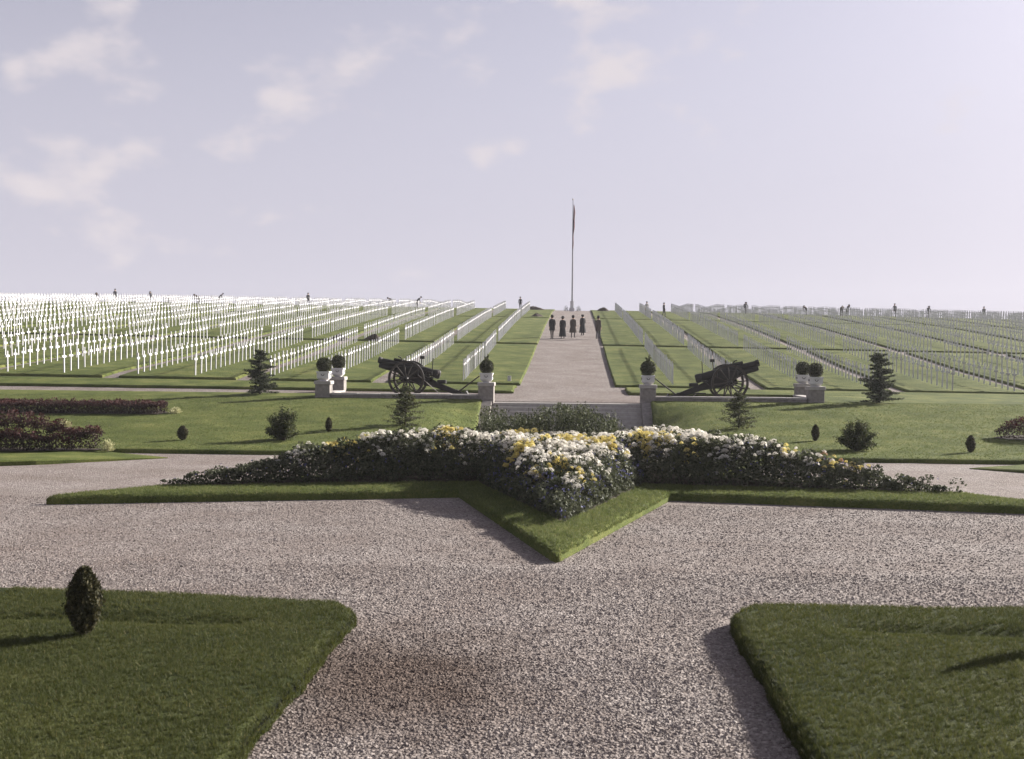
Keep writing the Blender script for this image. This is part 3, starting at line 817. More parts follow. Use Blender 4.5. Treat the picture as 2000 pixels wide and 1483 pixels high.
# ------------------------------------------------------------------ cannons
def rot_pts(p, a):           # about Y, in the gun's plane
    return (p[0]*math.cos(a)-p[2]*math.sin(a), p[1], p[0]*math.sin(a)+p[2]*math.cos(a))
def wheel(parent, y, seed):
    Rw = .83
    w = empty('wheel'); w.parent = parent; w.location = (0, y, Rw); w.rotation_euler = (0, seed, 0)
    prof = [(Rw-.022, -.045), (Rw, -.045), (Rw, .045), (Rw-.022, .045), (Rw-.022, -.045)]
    MB().lathe(prof, 40, axis='Y', cap=False, sm=False).build('tyre', M['dark_iron'], w)
    prof = [(Rw-.105, -.04), (Rw-.024, -.04), (Rw-.024, .04), (Rw-.105, .04), (Rw-.105, -.04)]
    MB().lathe(prof, 40, axis='Y', cap=False, sm=False).build('felloe', M['gun_wood'], w)
    sp = None
    for k in range(12):
        a = 2*math.pi*k/12
        if sp is None:
            sp = MB().tube([(.09, 0, 0), (.3, -.012, 0), (Rw-.1, 0, 0)], [.038, .034, .028], 6).mesh('spoke')
        o = link('spoke', sp, M['gun_wood'], w); o.rotation_euler = (0, a, 0)
    MB().lathe([(.03, -.21), (.075, -.20), (.09, -.12), (.125, -.07), (.125, .07), (.09, .12), (.08, .16)], 16, axis='Y').build('hub', M['gun_paint'], w)
def cannon(x, y, rz, elev, label):
    z = Tz(x, y)
    g = empty('field_cannon', (x, y, z), rz); tag(g, label, 'cannon', 'old field guns on the terrace')
    for s in (-1, 1): wheel(g, s*.74, .13*s)
    MB().tube([(0, -.74, .83), (0, .74, .83)], .055, 10).build('axle', M['gun_paint'], g)
    e = R(-elev); c = Vector((.10, 0, 1.28))
    def P(px, py, pz): q = rot_pts((px, py, pz), e); return (c[0]+q[0], q[1], c[2]+q[2])
    # gun points towards -X
    MB().tube([P(1.12, 0, .06), P(.7, 0, .06), P(.1, 0, .06), P(-.4, 0, .06), P(-1.30, 0, .06), P(-1.40, 0, .06), P(-1.41, 0, .06), P(-1.55, 0, .06)],
              [.17, .19, .175, .155, .125, .12, .15, .15], 16).build('barrel', M['gun_paint'], g)
    MB().tube([P(-1.553, 0, .06), P(-1.5, 0, .06)], [.085, .085], 12).build('bore', M['black_cloth'], g)
    MB().tube([P(.95, 0, -.19), P(-.2, 0, -.19), P(-1.32, 0, -.16), P(-1.46, 0, -.16)], [.15, .15, .135, .12], 12).build('recoil_cradle', M['gun_paint'], g)
    MB().tube([P(.1, .0, .27), P(-.85, .0, .25)], [.075, .07], 10).build('recuperator', M['gun_paint'], g)
    b = MB()
    b.tube([P(1.12, 0, .05), P(1.34, 0, .05), P(1.40, 0, .05)], [.20, .21, .16], 12); b.build('breech_ring', M['dark_iron'], g)
    MB().tube([P(1.28, -.2, .02), P(1.33, -.34, .10), P(1.30, -.38, .2)], .022, 6).build('breech_lever', M['bright_steel'], g)
    # carriage: two tapering cheeks that run down to the spade
    for s in (-1, 1):
        mb = MB(); y0, y1 = s*.20-.02, s*.20+.02
        y2, y3 = s*.13-.02, s*.13+.02
        prof = [(-.42, .78), (-.30, 1.22), (.25, 1.34), (.75, 1.02), (1.3, .70), (2.4, .25), (2.75, .15), (2.75, .02), (2.3, .07), (1.3, .42), (.3, .62), (-.2, .66)]
        vs = [(px, (y0 if px < 1 else y2), pz) for px, pz in prof]+[(px, (y1 if px < 1 else y3), pz) for px, pz in prof]
        k = len(prof)
        mb.add(vs, [tuple(range(k)), tuple(range(2*k-1, k-1, -1))]+[(i, (i+1) % k, k+(i+1) % k, k+i) for i in range(k)])
        mb.build('trail_cheek', M['gun_paint'], g)
    MB().box(1.0, 2.3, -.15, .15, .30, .34).build('trail_plate', M['gun_paint'], g).rotation_euler = (0, R(0), 0)
    mb = MB(); mb.add([(2.65, -.3, .28), (2.80, -.3, -.02), (2.80, .3, -.02), (2.65, .3, .28), (2.70, -.3, .29), (2.86, -.3, -.01), (2.86, .3, -.01), (2.70, .3, .29)],
                      [(0, 1, 2, 3), (7, 6, 5, 4), (0, 4, 5, 1), (1, 5, 6, 2), (2, 6, 7, 3), (3, 7, 4, 0)]); mb.build('spade', M['gun_paint'], g)
    MB().tube([(2.35, -.16, .26), (3.3, -.2, .98)], [.035, .028], 8).build('handspike', M['gun_wood'], g)
    MB().tube([(.55, -.80, 1.02), (1.55, -.5, .12)], .018, 6).build('drag_rod', M['bright_steel'], g)
    # box of the sighting and elevating gear, seats, shaft and small fittings above the wheel
    MB().box(-.42, .5, -.34, .34, 1.02, 1.40, .03).build('cradle_housing', M['gun_paint'], g)
    mb = MB().tube([(.62, -.3, 1.35), (.66, -.31, 1.78)], .025, 6); mb.box(.58, .78, -.38, -.24, 1.74, 1.88, .015); mb.build('gun_sight', M['dark_iron'], g)
    MB().tube([(-.15, -.28, 1.42), (-.32, -.3, 1.80), (-.44, -.3, 1.84)], .03, 6).build('travel_lever', M['dark_iron'], g)
    MB().tube([(1.12, -.18, 1.1), (1.16, -.2, 1.78)], .022, 6).build('ramrod_socket', M['dark_iron'], g)
    mb = MB(); mb.lathe([(.14, -.012), (.17, -.012), (.17, .012), (.14, .012), (.14, -.012)], 18, c=(1.0, -.40, 1.02), axis='Y', cap=False)
    mb.tube([(.84, -.40, 1.02), (1.16, -.40, 1.02)], .012, 6); mb.tube([(1.0, -.40, .86), (1.0, -.40, 1.18)], .012, 6); mb.tube([(1.0, -.2, 1.02), (1.0, -.46, 1.02)], .02, 6)
    mb.build('elevating_wheel', M['dark_iron'], g)
    for s in (-1, 1):
        MB().box(.95, 1.25, s*.42-.14, s*.42+.14, .86, .90, .02).build('seat', M['gun_paint'], g)
        MB().tube([(.9, s*.3, .7), (1.1, s*.42, .87)], .02, 6).build('seat_bracket', M['gun_paint'], g)
    MB().box(1.35, 1.75, -.17, .17, .62, .78, .02).build('tool_box', M['gun_paint'], g)
    return g
cannon(-7.30, 54.0, 0, 13, 'dark wheeled field cannon on the left terrace with its muzzle pointing left')
cannon(7.32, 54.0, math.pi, 15, 'dark wheeled field cannon on the right terrace with its muzzle pointing right')

# ------------------------------------------------------------------ crosses
def cross_mesh():
    t, s, a, h, z0, z1 = .027, .036, .215, 1.10, .77, .88
    pr = [(-s, -.3), (s, -.3), (s, z0), (a, z0), (a, z1), (s, z1), (s, h), (-s, h), (-s, z1), (-a, z1), (-a, z0), (-s, z0)]
    V = [(-t, y, z) for y, z in pr]+[(t, y, z) for y, z in pr]
    F_ = [tuple(range(12)), tuple(range(23, 11, -1))]+[(i, 12+i, 12+(i+1) % 12, (i+1) % 12) for i in range(12)]
    me = bpy.data.meshes.new('grave_cross'); me.from_pydata(V, [], F_)
    bm = bmesh.new(); bm.from_mesh(me); bmesh.ops.recalc_face_normals(bm, faces=bm.faces)
    bmesh.ops.triangulate(bm, faces=[f for f in bm.faces if len(f.verts) > 4]); bm.to_mesh(me); bm.free()
    me.materials.append(M['white_paint']); return me
CX = cross_mesh()
rows_x = sorted([5.35+7*k for k in range(11)]+[8.4+7*k for k in range(11)])
allc = []
for side in (-1, 1):
    for ri, rx in enumerate(rows_x):
        if side > 0 and rx > 66: continue
        fi = 0
        for bi, (y0, y1) in enumerate(BANDS):
            if bi == 3 and rx < 13: continue
            y = y0+.75
            while y < y1-.5:
                fi += 1
                X = side*rx+random.gauss(0, .010); Y = y+random.gauss(0, .012)
                px = 1122+2300*(X-.35)/Y
                if -30 < px < 2030: allc.append((Y, X, side, ri, fi))
                y += .86
ORD = ['first', 'second', 'third', 'fourth', 'fifth', 'sixth', 'seventh', 'eighth', 'ninth', 'tenth', 'eleventh', 'twelfth', 'thirteenth', 'fourteenth', 'fifteenth',
       'sixteenth', 'seventeenth', 'eighteenth', 'nineteenth', 'twentieth'] + ['twenty-'+w for w in ('first', 'second', 'third', 'fourth', 'fifth', 'sixth', 'seventh', 'eighth', 'ninth')] + ['thirtieth']
allc.sort()
def cross_rot(): return (random.gauss(0, .012), random.gauss(0, .014), random.gauss(0, .04))
for (Y, X, side, ri, fi) in allc[:300]:
    o = bpy.data.objects.new('grave_cross', CX)
    o.location = (X, Y, Tz(X, Y)+.13); o.rotation_euler = cross_rot(); o.scale = (1, 1, random.uniform(.97, 1.03)); col.objects.link(o)
    tag(o, 'white wooden cross, %s from the front in the %s row %s of the avenue' % (ORD[fi-1], ORD[ri], 'left' if side < 0 else 'right'), 'cross', 'white grave crosses in rows')
bm = bmesh.new(); bm.from_mesh(CX); bmesh.ops.triangulate(bm, faces=bm.faces)
tv = np.array([v.co for v in bm.verts]); tf = np.array([[v.index for v in f.verts] for f in bm.faces]); bm.free()
lst = allc[300:]; n = len(lst)
Y = np.array([c[0] for c in lst]); X = np.array([c[1] for c in lst]); Zc = T(X, Y)+.13
VV = np.repeat(tv[None], n, 0)
lean = rng.normal(0, .012, (n, 2))
VV[:, :, 0] += VV[:, :, 2]*lean[:, :1]; VV[:, :, 1] += VV[:, :, 2]*lean[:, 1:]
VV += np.stack([X, Y, Zc], -1)[:, None]
FF = (np.arange(n)*len(tv))[:, None, None]+tf[None]
tag(link('grave_cross_rows', np_mesh('grave_cross_rows', VV.reshape(-1, 3), FF.reshape(-1, 3)), M['white_paint']),
    'thousands of white crosses in rows covering the hillside up to the skyline', 'crosses', kind='stuff')

# ------------------------------------------------------------------ conifers, shrubs, saplings
def thuja_mesh(h, r, n, seed, leaf):
    g = np.random.default_rng(seed)
    t = g.random(n)**.85
    prof = np.sin(np.pi*np.clip(.06+.90*t, 0, 1))**.7*(1.06-.12*t)
    a = g.random(n)*6.283
    rr = r*prof*(g.uniform(.5, 1.0, n)+.10*np.sin(a*5+t*9)+.08*np.sin(a*9-t*14)+.25*(g.random(n) < .04))
    P = np.stack([rr*np.cos(a), rr*np.sin(a), h*(.04+.96*t)], -1)
    V, Fq = leaves(P, leaf, .45, seed+1, 1.3)
    me = np_mesh('crown', V, Fq, g.random(n)); me.materials.append(M['thuja']); return me
def thuja(x, y, z, me, h, label, group=None):
    root = empty('thuja_shrub', (x, y, z)); tag(root, label, 'shrub', group)
    link('crown', me, None, root)
    MB().tube([(0, 0, -.05), (0, 0, .1*h), (.005, 0, .7*h)], [.03*h+.006, .028*h, .01*h], 6).build('trunk', M['bark'], root)
tg = 'small clipped thujas on the grass'
fgm = thuja_mesh(.70, .172, 9000, 3, .042)
thuja(-4.72, 11.95, .15, fgm, .72, 'small brownish thuja on the lower left turf bed', tg)
thuja(5.17, 12.0, .2, thuja_mesh(.72, .115, 3000, 4, .035), .7, 'small thuja on the lower right turf bed, casting a thin shadow', tg)
def lz(x, y): return float(lawn_z(np.array([[x]]), np.array([[y]]))[0, 0])+.13
for (x, y, h, r, w, sd_) in ((-12.35, 37.6, .47, .17, 'small brown thuja beside the red flower bed on the left lawn', 21),
                             (-8.1, 40.2, .5, .115, 'slim dark thuja right of the round shrub on the left lawn', 22),
                             (8.33, 39.4, .54, .125, 'small dark thuja left of the round shrub on the right lawn', 23),
                             (12.55, 36.9, .53, .14, 'small dark thuja near the edge at the far right of the lawn', 24)):
    thuja(x, y, lz(x, y), thuja_mesh(h, r, 3200, sd_, .045), h, w, tg)

def shrub(x, y, z, h, r, label, seed, n=11000):
    root = empty('round_shrub', (x, y, z)); tag(root, label, 'shrub', 'dense round shrubs on the lawn')
    g = np.random.default_rng(seed); P = []
    st = MB()
    for k in range(46):
        a = g.random()*6.283; el = g.uniform(.15, 1.5)
        ln = r*g.uniform(.75, 1.2)
        d = np.array([math.cos(a)*math.cos(el), math.sin(a)*math.cos(el), math.sin(el)*h/r*.88])
        tip = d*ln+np.array([0, 0, .06])
        st.tube([(0, 0, -.03), tuple(tip*.5+g.normal(0, .02, 3)), tuple(tip)], [.014, .009, .003], 4, cap=False)
        m_ = n//46; t = g.uniform(.25, 1.05, m_)
        P.append(tip[None]*t[:, None]+g.normal(0, .075, (m_, 3))*r)
    P = np.concatenate(P); P = P[P[:, 2] > .02]
    V, Fq = leaves(P, .062, .5, seed+1, .3)
    link('crown', np_mesh('crown', V, Fq, g.random(len(P))), M['shrub'], root); st.build('stem', M['bark'], root)
shrub(-9.1, 38.0, lz(-9.1, 38.0), .95, .60, 'dark round shrub standing alone on the left lawn', 31)
shrub(9.15, 37.1, lz(9.15, 37.1), 1.0, .60, 'dark round shrub standing alone on the right lawn', 32)

def spruce(x, y, z, h, r, label, seed, dens=1.0, cat='tree', matn='spruce', name='young_spruce', open_=.0, group=None, pw=.55):
    root = empty(name, (x, y, z)); tag(root, label, cat, group)
    g = np.random.default_rng(seed)
    MB().tube([(0, 0, -.05), (.01, 0, h*.4), (-.005, 0, h*.8), (0, 0, h)], [.022*h, .016*h, .008*h, .002], 7).build('trunk', M['bark'], root)
    br = MB(); P = []
    lev = int(15*dens)
    for i in range(lev):
        t = .06+.9*i/(lev-1)
        for k in range(int(g.integers(5, 8))):
            a = g.random()*6.283; ln = r*(1-t)**pw*g.uniform(.4, 1.3)+.05
            z0 = h*(t+g.uniform(-.02, .02)); dz = ln*g.uniform(-.15, .35)
            tip = np.array([math.cos(a)*ln, math.sin(a)*ln, z0+dz])
            mid = np.array([math.cos(a)*ln*.5, math.sin(a)*ln*.5, z0+dz*.25])
            br.tube([(0, 0, z0), tuple(mid), tuple(tip)], [.008, .006, .002], 3, cap=False)
            m_ = int(135*dens*(ln/r+.35)*(1-open_)); u = g.uniform(.12, 1.05, m_)
            base = np.array([0, 0, z0])
            P.append(base+(tip-base)*u[:, None]+np.stack([g.normal(0, .055, m_), g.normal(0, .055, m_), g.normal(-.01, .03, m_)], -1)*(1.15-.5*u[:, None]))
    P = np.concatenate(P)
    V, Fq = leaves(P, .08, .30, seed+1, .1)
    link('crown', np_mesh('crown', V, Fq, g.random(len(P))), M[matn], root); br.build('branch', M['bark'], root)
spruce(-13.8, 52.4, Tz(-13.8, 52.4)+.16, 2.02, .82, 'young dark spruce on the left lawn beside the gravel walk', 41, 1.15)
spruce(13.5, 51.6, Tz(13.5, 51.6)+.16, 2.12, .80, 'young dark spruce right of the end piers on the right', 43, 1.3, pw=.36)
spruce(-5.75, 42.3, lz(-5.75, 42.3), 1.42, .66, 'sparse slender sapling on the left lawn below the left cannon', 45, .9, matn='sapling', name='sapling', open_=.5)
spruce(6.25, 42.6, lz(6.25, 42.6), 1.30, .62, 'sparse slender sapling on the right lawn below the right cannon', 47, .9, matn='sapling', name='sapling', open_=.55)

# ------------------------------------------------------------------ red beds at the sides
def red_bed(poly, zf, hf, label, seed, n, mats='red_leaf', tip=None, group=None):
    cxy = np.mean(np.array(poly), 0); root = empty('red_flower_bed', (cxy[0], cxy[1], 0)); tag(root, label, 'flower bed', group)
    g = np.random.default_rng(seed); A = np.array(poly)
    V0 = [(p[0]-cxy[0], p[1]-cxy[1], float(zf(p[0], p[1]))+.03) for p in poly]
    me = bpy.data.meshes.new('soil'); me.from_pydata(V0, [], [tuple(range(len(V0)))]) ; me.update(); link('soil', me, M['soil'], root)
    Q = np.stack([g.uniform(A[:, 0].min(), A[:, 0].max(), n*3), g.uniform(A[:, 1].min(), A[:, 1].max(), n*3)], -1)
    Q = Q[inside(Q, poly)][:n]
    cell = .26
    gx, gy = np.round(Q[:, 0]/cell), np.round(Q[:, 1]/cell)
    h1 = np.modf(np.abs(np.sin(gx*12.9898+gy*78.233)*43758.5))[0]
    dc = np.hypot(Q[:, 0]-gx*cell, Q[:, 1]-gy*cell)
    H = hf(Q[:, 0], Q[:, 1])*(.84+.3*h1)-1.8*dc**2
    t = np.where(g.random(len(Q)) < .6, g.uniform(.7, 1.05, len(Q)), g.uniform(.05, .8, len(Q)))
    z = zf(Q[:, 0], Q[:, 1])+.03+H*t
    P = np.stack([Q[:, 0]-cxy[0], Q[:, 1]-cxy[1], z], -1)
    V, Fq = leaves(P, .075, .45, seed+1, .9)
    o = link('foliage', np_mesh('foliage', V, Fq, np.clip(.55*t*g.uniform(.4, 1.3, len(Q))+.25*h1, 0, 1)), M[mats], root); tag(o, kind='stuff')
    return root
zl = lambda x, y: lawn_z(np.asarray(x, float), np.asarray(y, float))+.13
# the turf point the left bed stands on, and its mirror on the right
def side_turf(side):
    pts = [(11.45, 33.65), (14.2, 31.15), (20.5, 27.5), (32, 24), (32, 34.6), (14.4, 34.75)]
    pts = [(side*a, b) for a, b in pts]
    mb = MB(); k = len(pts); c = np.mean(np.array(pts), 0)
    ins = [(p[0]+(c[0]-p[0])*.02, p[1]+(c[1]-p[1])*.02) for p in pts]
    vs = [(p[0], p[1], -.03) for p in pts]+[(p[0], p[1], .11 if i_ else .02) for i_, p in enumerate(pts)]+[(p[0], p[1], .15 if i_ else .05) for i_, p in enumerate(ins)]
    fs = [(i, (i+1) % k, k+(i+1) % k, k+i) for i in range(k)]+[(k+i, k+(i+1) % k, 2*k+(i+1) % k, 2*k+i) for i in range(k)]+[tuple(range(2*k, 3*k))]
    mb.add(vs, fs); o = mb.build('turf_bed', M['turf']); tag(o, kind='structure')
for s in (-1, 1): side_turf(s)
flat = lambda x, y: np.zeros_like(np.asarray(x, float))+.15
def h_left(x, y):
    st_ = np.where(x < -15.35, 1.02, np.where(x < -14.7, .78, .62))
    return st_*np.where(y < 33.9, .55, 1.0)
red_bed([(-24, 33.1), (-15.6, 33.3), (-13.75, 34.1), (-13.7, 34.6), (-24, 34.6)], flat, h_left, 'tall dark red flower bed on the turf point at the left edge', 51, 42000)
red_bed([(-26, 44.4), (-15.75, 44.75), (-15.5, 45.3), (-15.9, 45.9), (-26, 45.7)], zl, lambda x, y: .42+0*x, 'low red flower bed higher up on the left lawn', 53, 30000)
red_bed([(24, 39.6), (15.2, 40.0), (14.5, 40.6), (15.3, 41.4), (24, 41.3)], zl, lambda x, y: np.clip(.25+.35*(x-14.5), .2, .75), 'red flower bed at the right edge of the right lawn', 55, 20000)
def clump(x, y, z, r, h, label, seed, name='cream_plant', mat='cream_leaf'):
    root = empty(name, (x, y, z)); tag(root, label, 'plant', None)
    g = np.random.default_rng(seed); n_ = 420
    d = g.normal(0, 1, (n_, 3)); d[:, 2] = np.abs(d[:, 2]); d /= np.linalg.norm(d, axis=1)[:, None]
    P = d*np.array([r, r, h])*g.uniform(.35, 1, n_)[:, None]
    V, Fq = leaves(P, .07, .4, seed, .6)
    link('foliage', np_mesh('foliage', V, Fq, g.random(n_)), M[mat], root)
    MB().tube([(0, 0, -.03), (0, 0, h*.7)], [.012, .005], 5).build('stem', M['bark'], root)
clump(-15.25, 45.35, float(zl(-15.25, 45.35)), .26, .26, 'pale cream plant at the point of the low red bed', 61)
clump(-14.75, 34.2, .85, .2, .22, 'pale cream plant topping the step of the tall red bed', 62)
clump(-13.45, 34.2, .15, .22, .36, 'pale cream plant at the point of the tall red bed', 63)

# ------------------------------------------------------------------ people
def person_mesh(bend=0.0, stride=.0, arm=.12, mats=('black_cloth', 'black_cloth')):
    """one skinned surface; facing +Y; returns mesh and the matrix that carries the head"""
    Rm = Matrix.Translation((0, 0, .95)) @ Matrix.Rotation(-bend, 4, 'X') @ Matrix.Translation((0, 0, -.95))
    J, Rr, B = [], [], []
    def j(p, r, upper=False):
        p = Vector(p)
        if upper: p = Rm @ p
        J.append(tuple(p)); Rr.append(r); return len(J)-1
    E_ = []
    def e(a_, b_, k): E_.append((a_, b_)); B.append(k)
    pel = j((0, 0, .95), .15); sp = j((0, 0, 1.15), .14, True); ch = j((0, -.01, 1.34), .155, True)
    nk = j((0, 0, 1.49), .06, True); hd = j((0, .015, 1.60), .088, True); ht = j((0, .01, 1.68), .075, True); ns = j((0, .105, 1.585), .018, True)
    e(pel, sp, 0); e(sp, ch, 0); e(ch, nk, 0); e(nk, hd, 2); e(hd, ht, 2); e(hd, ns, 2)
    for s in (-1, 1):
        er = j((s*.085, .0, 1.59), .018, True); e(hd, er, 2)
        sh = j((s*.19, 0, 1.42), .068, True)
        if bend > .3:
            w = Rm @ Vector((s*.19, 0, 1.42))
            el = j((w.x+s*.03, w.y+.05, w.z-.28), .047); wr = j((w.x+s*.0, w.y+.12, w.z-.52), .033); ha = j((w.x, w.y+.15, w.z-.60), .035)
        else:
            el = j((s*.225, -.02-.05*s*arm*4, 1.14), .052); wr = j((s*.215, .05+.06*s*arm*4, .90), .034); ha = j((s*.21, .06+.07*s*arm*4, .82), .036)
        e(ch, sh, 0); e(sh, el, 0); e(el, wr, 0); e(wr, ha, 2)
        hp = j((s*.095, 0, .90), .10); kn = j((s*.10, .04+s*stride*.5, .50), .066); an = j((s*.10, -.02+s*stride, .09), .045); to = j((s*.115, .13+s*stride, .04), .038)
        e(pel, hp, 1); e(hp, kn, 1); e(kn, an, 1); e(an, to, 3)
    me = bpy.data.meshes.new('body'); me.from_pydata(J, E_, [])
    ob = bpy.data.objects.new('tmp', me); col.objects.link(ob)
    md = ob.modifiers.new('s', 'SKIN'); md.use_smooth_shade = True
    for i, sv in enumerate(me.skin_vertices[0].data): sv.radius = (Rr[i], Rr[i]*.85); sv.use_root = (i == 0)
    ob.modifiers.new('d', 'SUBSURF').levels = 1
    ob.modifiers['d'].render_levels = 1
    dg = bpy.context.evaluated_depsgraph_get(); dg.update()
    res = bpy.data.meshes.new_from_object(ob.evaluated_get(dg))
    bpy.data.objects.remove(ob)
    # fingers: five short bent tubes per hand, joined to the same mesh
    bm = bmesh.new(); bm.from_mesh(res)
    hands = [i for i, r in enumerate(Rr) if abs(r-.036) < 1e-6 or abs(r-.035) < 1e-6]
    fm = MB()
    for hi in hands:
        p = Vector(J[hi]); s = 1 if p.x > 0 else -1
        for q, ln in zip((-.026, -.009, .009, .026), (.06, .075, .07, .055)):
            fm.tube([p+Vector((0, q, -.02)), p+Vector((s*.004, q*1.1, -.02-ln*.55)), p+Vector((-s*.012, q*1.1, -.02-ln))], [.009, .008, .006], 5)
        fm.tube([p+Vector((0, .03, .01)), p+Vector((-s*.01, .055, -.02)), p+Vector((-s*.012, .058, -.05))], [.010, .009, .007], 5)
    for v in fm.v: bm.verts.new(v)
    bm.verts.ensure_lookup_table(); b0 = len(bm.verts)-len(fm.v)
    nbody = len(bm.faces)
    for f in fm.f: bm.faces.new([bm.verts[b0+i] for i in f])
    bm.to_mesh(res); bm.free()
    for m_ in (mats[0], mats[1], 'skin', 'black_cloth'): res.materials.append(M[m_])
    for i, p in enumerate(res.polygons):
        p.use_smooth = True
        if i >= nbody: p.material_index = 2; continue
        best, bk = 9, 0
        for (a_, b_), k in zip(E_, B):
            A_, B_ = Vector(J[a_]), Vector(J[b_]); ab = B_-A_
            t = max(0, min(1, (p.center-A_).dot(ab)/max(ab.length_squared, 1e-9)))
            d = (p.center-(A_+ab*t)).length-.5*(Rr[a_]*(1-t)+Rr[b_]*t)
            if d < best: best, bk = d, k
        p.material_index = bk
    return res, Rm
def dress_person(root, Rm, hat, coat, hatmat, skirt_to=None, coatmat='black_cloth', face=True):
    def put(o): o.matrix_local = Rm
    if hat == 'wide': prof = [(.21, 1.665), (.215, 1.675), (.11, 1.69), (.105, 1.77), (.08, 1.80), (.01, 1.805)]
    elif hat == 'cap': prof = [(.115, 1.66), (.125, 1.69), (.13, 1.73), (.09, 1.765), (.01, 1.77)]
    else: prof = [(.155, 1.67), (.16, 1.68), (.105, 1.695), (.10, 1.78), (.07, 1.80), (.01, 1.79)]
    put(MB().lathe(prof, 14, c=(0, .01, 0)).build('hat', M[hatmat], root))
    if face:
        for s in (-1, 1):
            put(MB().lathe([(.003, -.011), (.011, -.006), (.011, .006), (.003, .011)], 6, c=(s*.034, .088, 1.605)).build('eye', M['eye'], root))
        put(MB().box(-.025, .025, .078, .092, 1.545, 1.552).build('mouth', M['brown_cloth'], root))
        put(MB().lathe([(.075, 1.56), (.098, 1.60), (.10, 1.66), (.085, 1.70)], 12, c=(0, -.012, 0)).build('hair', M['hair'], root))
    if coat:
        zl_ = skirt_to if skirt_to else .62
        w = .30 if skirt_to else .23
        mb = MB(); n_ = 20; prof = [(w, zl_), (w*.93, zl_+.2), (.20, .95), (.175, 1.12), (.20, 1.32), (.17, 1.43), (.075, 1.50)]
        vs, fs = [], []
        for i, (r_, z_) in enumerate(prof):
            for k in range(n_):
                a_ = 6.283*k/n_; fold = 1+.05*math.sin(k*2.5)*(1 if i < 2 else 0)
                vs.append((r_*fold*math.cos(a_), r_*fold*.78*math.sin(a_), z_))
        for i in range(len(prof)-1):
            for k in range(n_): q = (k+1) % n_; fs.append((i*n_+k, i*n_+q, i*n_+n_+q, i*n_+n_+k))
        mb.add(vs, fs, True); mb.build('long_coat' if not skirt_to else 'coat_and_skirt', M[coatmat], root)
def person(x, y, rz, label, mesh, hat='fedora', coat=False, hatmat='black_cloth', skirt=None, coatmat='black_cloth', sc=1.03, z=None, face=True, group='visitors walking on the avenue'):
    me, Rm = mesh
    root = empty('person', (x, y, Tz(x, y) if z is None else z), rz); root.scale = (sc, sc, sc)
    tag(root, label, 'person', group)
    link('body', me, None, root)
    dress_person(root, Rm, hat, coat, hatmat, skirt, coatmat, face)
    return root
walkA = person_mesh(0, .14, .12); standB = person_mesh(0, .03, .05); brownA = person_mesh(0, .10, .1, ('brown_cloth', 'black_cloth'))
person(-1.45, 93.2, 0.35, 'visitor in a dark coat and hat, leftmost of the group on the avenue', walkA, 'fedora', True, sc=1.06)
person(-.62, 93.6, -.05, 'visitor in a long black coat and wide hat, second from left on the avenue', standB, 'wide', True, skirt=.16, sc=1.0)
person(.20, 94.6, -.3, 'visitor in a long brown coat, third from left on the avenue', brownA, 'fedora', True, skirt=.42, coatmat='brown_cloth', sc=1.02)
person(.98, 97.5, .5, 'visitor in a black dress and small hat, second from right on the avenue', standB, 'cap', True, skirt=.25, sc=.99)
person(2.2, 93.9, -.6, 'visitor in brown walking at the right edge of the avenue', brownA, 'fedora', True, coatmat='brown_cloth', sc=1.04)
bentA = person_mesh(1.15, .05, .1, ('brown_cloth', 'black_cloth')); greyS = person_mesh(0, .06, .1, ('grey_cloth', 'black_cloth')); paleS = person_mesh(0, .04, .1, ('pale_cloth', 'grey_cloth'))
bentG = person_mesh(.8, .06, .1, ('grey_cloth', 'black_cloth'))
crew = [(172, 152, bentA, 'bent over, leftmost on the skyline'), (208, 149, greyS, 'standing second from left on the skyline'), (281, 153, bentG, 'stooping third from left on the skyline'),
        (376, 152, bentA, 'bent over fourth from left on the skyline'), (418, 152, bentG, 'stooping fifth from left on the skyline'), (596, 147, greyS, 'standing among the far left crosses'),
        (764, 150, bentA, 'bent low just left of the larger dark stooping figure on the left skyline'), (812, 146, bentG, 'stooping clear above the left skyline'), (1015, 146, walkA, 'walking on the crest left of the flagpole'),
        (1261, 135, paleS, 'in pale clothes at the top of the right rows'), (1294, 132, walkA, 'in black standing at the top of the right rows'), (1450, 146, bentG, 'stooping on the right skyline nearest the avenue'),
        (1567, 147, bentA, 'bent over midway along the right skyline'), (1634, 147, bentA, 'bent over, left of a close pair on the right skyline'), (1645, 147, bentG, 'stooping, right of a close pair on the right skyline'),
        (1735, 148, greyS, 'standing out on the right skyline'), (1797, 148, bentG, 'stooping second from right on the skyline'), (1903, 149, greyS, 'standing rightmost on the skyline')]
for i, (px, yy, me, w) in enumerate(crew):
    x = .35+(px-1122)/2300*yy
    person(x, yy, random.uniform(-1.6, 1.6), 'distant worker '+w, me, random.choice(['cap', 'fedora']), False, sc=random.uniform(.9, .98), z=Tz(x, yy)+.12, face=False, group='workers among the crosses on the crest')

